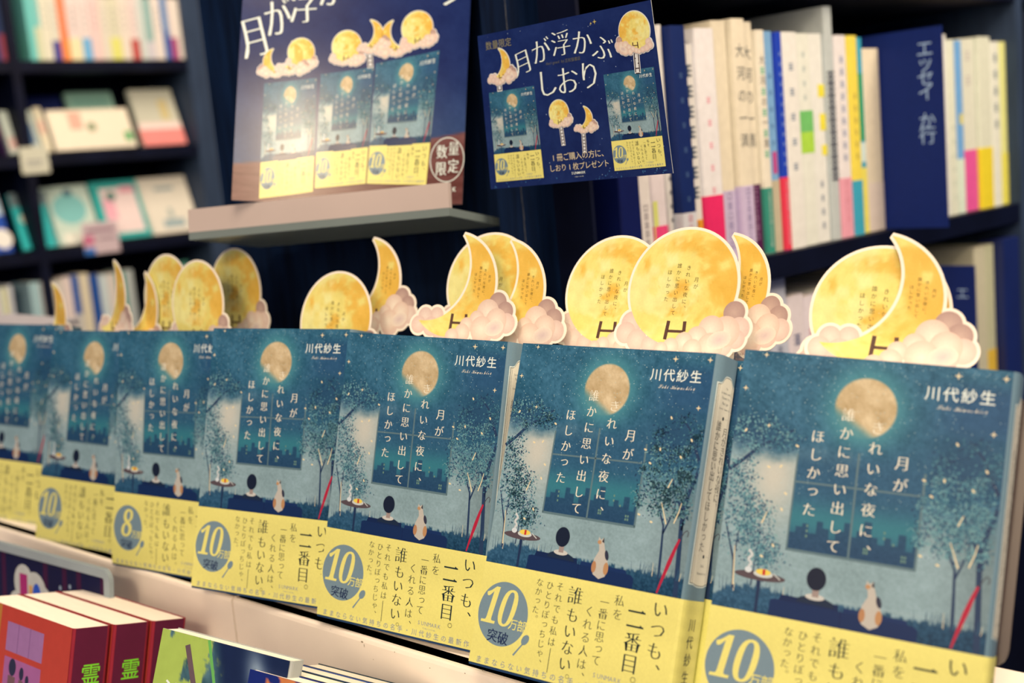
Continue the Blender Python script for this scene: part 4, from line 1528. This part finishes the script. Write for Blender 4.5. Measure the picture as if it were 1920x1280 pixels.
def ticket(px0, px1, py0, py1, col, blocks, lab):
    s0, s1 = ls(px0, (py0 + py1) / 2), ls(px1, (py0 + py1) / 2)
    z1, z0 = LP_.hit((px0 + px1) / 2, py0)[1], LP_.hit((px0 + px1) / 2, py1)[1]
    W_, H = (s1 - s0) * 1000, (z1 - z0) * 1000
    g = Geo()
    g.box((0, 0, 0), (W_ * .001, .001, H * .001), alb(*col))
    p = Geo(lambda u, v, o: np.stack([u, -o, H - v], 1) * .001)
    art(blocks)(p, W_, H)
    pv = p.map(*np.vstack(p.V).T)
    n = g.n
    g.V.append(pv)
    g.K += p.K
    g.L += [l + n for l in p.L]
    g.T += p.T
    g.I += p.I
    o = obj('price_ticket', g.mesh('price_ticket', [M_BOOK]))
    o.matrix_world = LP_.mtx(s0, z0, .016)
    tag(o, lab, 'ticket')


ticket(33, 86, 276, 326, (214, 200, 166), [('r', .2, .5, .8, .58, (150, 140, 130)), ('r', .2, .66, .7, .72, (150, 140, 130))], 'cream shelf ticket hanging under the second shelf at the left')
ticket(150, 217, 416, 475, (214, 180, 170), [('r', .1, .22, .9, .3, (120, 70, 90)), ('r', .0, .4, .3, .7, (210, 110, 130)), ('r', .4, .5, .9, .56, (130, 90, 100)), ('r', 0, .8, .3, 1, (60, 110, 170))], 'pink shelf ticket hanging under the third shelf')

# pale rail at the far left just above the row
a0, a1 = at(-60, 601, 1330), at(69, 611, 1250)
ax = (a1 - a0) / np.linalg.norm(a1 - a0)
g = Geo()
g.box((0, 0, -.007), (np.linalg.norm(a1 - a0), .05, 0), alb(196, 178, 166))
o = obj('shelf_rail', g.mesh('shelf_rail', [M_BOOK]))
o.matrix_world = frame(ax, np.cross((0, 0, 1), ax), (0, 0, 1), a0)
tag(o, 'pale ledge strip just above the farthest novel at the left edge', 'rail')

# ------------------------------------------------------------------ display stand under the novels
LD = np.array([.738, -.675, 0])
LD /= np.linalg.norm(LD)
LN = np.array([LD[1], -LD[0], 0])                # towards the camera
LB = rel(-436, 1025, -291.5) + LN * .002
st = thing('display_stand', 'cream painted display step carrying the row of novels', 'display stand', frame(LD, -LN, (0, 0, 1), LB))
g = Geo()
r = .004
prof = [(.0, -.0), (.19, 0.0)]
g.box((-.6, .004, -.02), (.825, .15, 0), (1, 1, 1))
obj('ledge', g.mesh('ledge', [M_BOARD]), st)
seam = None
for px_, py_ in ((438, 1150),):
    rd = at(px_, py_, 1000) - EYE
    tt = ((LB - EYE) @ LN) / (rd @ LN)
    seam = (EYE + rd * tt - LB) @ LD
for x0, x1 in ((-.6, seam - .0012), (seam + .0012, .825)):
    g = Geo()
    pr = [(.002, 0), (.0006, -.0008), (0, -.003), (0, -.205), (.012, -.205), (.012, 0)]
    n = len(pr)
    v = [(x0, p[0], p[1]) for p in pr] + [(x1, p[0], p[1]) for p in pr]
    g.add(v, [tuple(range(n))[::-1], tuple(range(n, 2 * n))] + [(i, (i + 1) % n, n + (i + 1) % n, n + i) for i in range(n)], (1, 1, 1))
    for px_, py_, w_, h_ in ((679, 1203, 2.2, 1.2), (683, 1210, .6, 2.4), (740, 1222, .7, .7), (806, 1252, .9, .6), (872, 1262, .8, .8), (620, 1180, .5, .5), (700, 1236, .6, .5), (905, 1256, 1.1, .7)):
        rd = at(px_, py_, 1000) - EYE
        q_ = EYE + rd * (((LB - EYE) @ LN) / (rd @ LN)) - LB
        cx_, cz_ = q_ @ LD, q_[2]
        if x0 < cx_ < x1:
            k_ = [(cx_ + w_ * .0005 * math.cos(a) * (1 + .3 * math.sin(3 * a)), -.0001, cz_ + h_ * .0005 * math.sin(a)) for a in np.linspace(0, 2 * math.pi, 9)[:-1]]
            g.add(k_, [tuple(range(8))], (1, 1, 1), 1)
    obj('front_board', g.mesh('front_board', [M_BOARD, M_SCUFF]), st)
g = Geo()
g.box((-.6, .006, -.205), (.825, .02, -.0205), (1, 1, 1))
obj('backing', g.mesh('backing', [M_SHELF]), st)
tz = LB[2] - .205
tb = thing('display_table', 'cream lower display table in front of the step', 'table', frame(LD, -LN, (0, 0, 1), LB))
g = Geo()
g.box((-.6, -.5, -.235), (.825, .15, -.2055), (1, 1, 1))
obj('table_top', g.mesh('table_top', [M_BOARD]), tb)
g = Geo()
g.box((-.55, -.42, -(LB[2])), (.80, .13, -.2352), (1, 1, 1))
obj('base', g.mesh('base', [M_SHELF]), tb)

# ------------------------------------------------------------------ books on the lower table
def posed(k):
    return POSE[k][1], POSE[k][2], POSE[k][3]


def low_book(tl, pose, W_, H, T, cover, spine, paint, lab, group=None, spine_paint=None):
    r_, d_, i_ = pose
    t = thing('book', lab, 'book', frame(r_, i_, -d_, tl + d_ * H * .001), group)
    g = Geo()
    e = min(3, T * .3)
    path = [(0, T), (0, T - .01), (0, T - .02)][:1]
    path = [(0, 0), (W_ * .5, 0), (W_ - e, 0)] + [(W_ - e + e * math.sin(a), e - e * math.cos(a)) for a in np.linspace(.3, 1.57, 4)] + [(W_, T * .5)] + [(W_ - e + e * math.cos(a), T - e + e * math.sin(a)) for a in np.linspace(0, 1.3, 4)] + [(W_ - e, T), (W_ * .5, T), (0, T)]
    g.ribbon(np.array(path) * .001, .0006, 0, H * .001, alb(*spine))
    p = Geo(lambda u, v, o: np.stack([u, -o, H - v], 1) * .001)
    p.rect(0, 0, W_ - e * .5, H, alb(*cover), .03)
    if paint:
        paint(p, W_, H)
    pv = [p.map(*np.vstack(p.V).T)]
    parts = [p]
    if spine_paint:
        q = Geo(lambda u, v, o: np.stack([W_ + o + 0 * u, u, H - v], 1) * .001)
        spine_paint(q, T, H)
        parts.append(q)
        pv.append(q.map(*np.vstack(q.V).T))
    for gg, vv in zip(parts, pv):
        n = g.n
        g.V.append(vv)
        g.K += gg.K
        g.L += [l + n for l in gg.L]
        g.T += gg.T
        g.I += gg.I
        g.n += len(vv)
    obj('cover', g.mesh('cover', [M_BOOK]), t)
    b = Geo()
    b.box((.0008, .0007, .001), ((W_ - 1.2) * .001, (T - .7) * .001, (H - .6) * .001), (1, 1, 1))
    obj('page_block', b.mesh('page_block', [M_PAGES]), t)
    return t


def red_cover(p, w, h):
    p.rect(w - 108, 0, w - 96, h, alb(190, 120, 50), .04)
    p.rect(w - 86, 10, w - 36, 30, alb(166, 112, 150), .05)
    p.rect(w - 86, 34, w - 36, 120, alb(172, 96, 140), .05)
    for x in (w - 70, w - 54):
        p.rect(x - .5, 10, x + .5, 30, alb(140, 90, 130), .055)
    for x, y, a, b in ((w - 74, 40, 5, 6), (w - 61, 42, 3, 4.5), (w - 53, 45, 2.4, 3.5)):
        p.disc(x, y, a, b, alb(44, 44, 66), .06, 16)
        p.poly([(x - a, y + b), (x - a, y + 40), (x + a, y + 40), (x + a, y + b)], alb(120, 84, 84), .058)
    p.disc(w - 34, 66, 13, 16, alb(36, 30, 50), .065, 26)
    p.disc(w - 84, 72, 9, 13, alb(40, 50, 70), .065, 20)
    p.glyph('心', w - 104, 68, 20, alb(120, 200, 40), off=.08, thin=.02)


def red_spine(q, t_, h):
    q.rect(2, 0, t_ - 3, h, alb(96, 24, 48), .04)
    q.glyph('霊', t_ * .5 + 1.5, 31, 15, alb(128, 206, 44), off=.08, thin=.006)


TLr = at(138, 1179, 785)
_rr = np.array([.755, -.656, 0])
_dd = np.array([-.656 * .26, -.755 * .26, -.966])
_dd -= _rr * (_rr @ _dd)
_dd /= np.linalg.norm(_dd)
po = (_rr, _dd, np.cross(-_dd, _rr))
for k, lab in enumerate(('front red novel with a green spine character, bottom left corner', 'middle red novel behind the front red one', 'rear red novel, only a red strip showing beside the green cover')):
    tl = TLr - po[0] * .128 + po[2] * .0296 * k + po[0] * .0005 * k
    low_book(tl, po, 128, 188, 28, (196, 66, 50), (150, 34, 46), red_cover, lab, 'red novels at the bottom left', red_spine)


def green_cover(p, w, h):
    def f(U, V):
        n = fbm(U / 9 + 3, V / 14 + 5, 4)
        c = np.array([70, 100, 104.]) + (n - .5)[..., None] * 90
        y = sm(.52, .62, fbm(U / 8 + 30, V / 12, 4) + (40 - U) / 130)
        c = c * (1 - y[..., None]) + np.array([176, 190, 84.]) * y[..., None]
        d = sm(38, 50, U - V * .35)
        c = c * (1 - d[..., None]) + np.array([24, 38, 68.]) * d[..., None]
        b = np.exp(-((U - 74 - V * .3) / 7) ** 2 - ((V - 14) / 14) ** 2)
        c = c * (1 - b[..., None] * .7) + np.array([206, 216, 210.]) * b[..., None] * .7
        return np.clip(lin(np.clip(c, 0, 255)) / LIT, .002, .93)
    p.gridf(0, w - 1, 0, h, 1.2, f, .05)
    p.line([(38, 0), (50, 30), (66, 60), (80, 90)], 2.2, alb(110, 176, 84), .08)
    p.line([(22, 6), (34, 32), (44, 70)], 4, alb(110, 84, 84), .075)
    p.glyph('涌', 22, 42, 30, WHITEINK, off=.1, thin=-.012)


po7 = (POSE[6][1], POSE[6][2], POSE[6][3])
low_book(at(306, 1177, 742), po7, 101, 148, 14, (40, 70, 80), (190, 180, 160), green_cover, 'green and navy illustrated paperback standing beside the red novels')


def blue_cover(p, w, h):
    p.gridf(0, w - 1, 0, h, 2, lambda U, V: np.where((fbm(U / 10, V / 10) + .1 * np.sin(U / 9) > .5)[..., None] & (U > 14)[..., None], alb(214, 122, 66), alb(24, 40, 104)), .05)


TLa = at(469, 1254, 700)
for k, (t_, cv, lab) in enumerate(((16, (24, 40, 104), 'front book with an orange and blue cover at the bottom edge'), (16, (30, 52, 56), 'second book of the bottom edge row with a dark cover edge'),
                                  (16, (60, 80, 130), 'third book of the bottom edge row with a mottled blue edge'), (16, (26, 52, 60), 'rearmost book of the bottom edge row, against the cream board'))):
    tl = TLa + po7[2] * (.0172 * k)
    low_book(tl, po7, 112, 150, t_, cv, cv, blue_cover if k == 0 else None, lab, 'books along the bottom edge')

# ---- dark picture panel with a grey frame, leaning on the step behind the red novels
TR = at(204, 1070, 902)
BRp = POSE[3]
r_, d_ = np.array([.80, -.60, -.03]), np.array([-.05, -.10, -.99])
r_ /= np.linalg.norm(r_)
d_ = d_ - r_ * (r_ @ d_)
d_ /= np.linalg.norm(d_)
i_ = np.cross(-d_, r_)
PW_, PH_ = 210.0, 150.0
t = thing('framed_sign', 'dark picture panel in a rounded grey frame behind the red novels', 'panel', frame(r_, i_, -d_, TR - r_ * PW_ * .001 + d_ * PH_ * .001))


def rrect(w, h, r, n=6, x0=0, y0=0):
    p = []
    for cx, cy, a in ((x0 + w - r, y0 + r, -math.pi / 2), (x0 + w - r, y0 + h - r, 0), (x0 + r, y0 + h - r, math.pi / 2), (x0 + r, y0 + r, math.pi)):
        p += [(cx + r * math.cos(a + q), cy + r * math.sin(a + q)) for q in np.linspace(0, math.pi / 2, n)]
    return p


g = Geo()
o_, i2 = rrect(PW_, PH_, 9), rrect(PW_ - 14, PH_ - 14, 2, x0=7, y0=7)
n = len(o_)
v = [(p[0], 0, p[1]) for p in o_] + [(p[0], 0, p[1]) for p in i2] + [(p[0], 4, p[1]) for p in o_] + [(p[0], 4, p[1]) for p in i2]
f = []
for k in range(n):
    j = (k + 1) % n
    f += [(k, j, n + j, n + k), (2 * n + j, 2 * n + k, 3 * n + k, 3 * n + j), (j, k, 2 * n + k, 2 * n + j), (n + k, n + j, 3 * n + j, 3 * n + k)]
g.add(np.array(v) * .001, f, (1, 1, 1))
obj('frame', g.mesh('frame', [M_GREY]), t)
p = Geo(lambda u, v, o: np.stack([u, 2 - o, PH_ - v], 1) * .001)
p.rect(5, 5, PW_ - 5, PH_ - 5, alb(14, 16, 52), 0)
p.rect(5, 5, PW_ - 5, PH_ - 5, alb(14, 16, 52), -1)
for x in (60, 120, 146, 165, 196):
    p.rect(x, 6, x + 6, PH_ - 6, alb(62, 14, 50), .02)
wh = alb(196, 186, 168)
for x, y, a, b in ((92, 30, 14, 16), (108, 36, 16, 18), (120, 44, 12, 16), (96, 54, 20, 12), (118, 60, 16, 12), (140, 62, 7, 14), (80, 50, 10, 12)):
    p.disc(x, y, a, b, wh, .04 + .001 * x / 100, 18)
p.rect(86, 22, 97, 44, alb(170, 40, 100), .06)
p.rect(99, 30, 104, 44, alb(214, 150, 80), .06)
p.disc(110, 38, 6, 11, alb(40, 80, 170), .06, 14)
p.disc(119, 46, 6, 10, alb(30, 130, 100), .06, 14)
for x, y in ((88, 66), (104, 68), (120, 74)):
    p.disc(x, y, 8, 4, alb(150, 140, 40), .07, 14, .3)
    p.disc(x - 2, y - 5, 7, 3, alb(40, 44, 36), .068, 14, .3)
for x, y in ((143, 25), (156, 22), (160, 32), (170, 34), (182, 38), (190, 34), (190, 46)):
    p.disc(x, y, 1.8, 2, alb(150, 156, 160), .05, 10)
obj('picture', p.mesh('picture', [M_BOOK]), t)

# ---- smoky acrylic book stand behind the nearest novel
tl7, r7, d7, i7 = POSE[6]
t = thing('book_stand', 'smoky acrylic stand edge behind the spine of the nearest novel', 'book stand', frame(r7, i7, -d7, rel(*(tl7 + d7 * 188 + i7 * 22.2 + r7 * 40))))
g = Geo()
o_ = rrect(96, 128, 10, x0=0, y0=52)
n = len(o_)
v = [(p[0], 0, p[1]) for p in o_] + [(p[0], 2.5, p[1]) for p in o_]
g.add(np.array(v) * .001, [tuple(range(n)), tuple(range(n, 2 * n))[::-1]] + [((k + 1) % n, k, n + k, n + (k + 1) % n) for k in range(n)], (1, 1, 1))
obj('back_plate', g.mesh('back_plate', [M_SMOKE]), t)
g = Geo()
g.box((.02, 0, .0), (.07, .0025, .06), (1, 1, 1))
obj('foot', g.mesh('foot', [M_SMOKE]), t)

# ------------------------------------------------------------------ room
g = Geo()
g.box((-4, -1.5, -.05), (4, 5, 0), (1, 1, 1))
fl = structure(obj('floor', g.mesh('floor', [mat('dark_floor', (.05, .045, .045), rough=.6, noise=.2, nscale=6)])))
g = Geo()
g.box((-4, 4.6, 0), (4, 4.7, 3), (1, 1, 1))
wb = structure(obj('wall_back', g.mesh('wall_back', [mat('navy_wall', (.02, .03, .06), rough=.8, noise=.2, nscale=4)])))
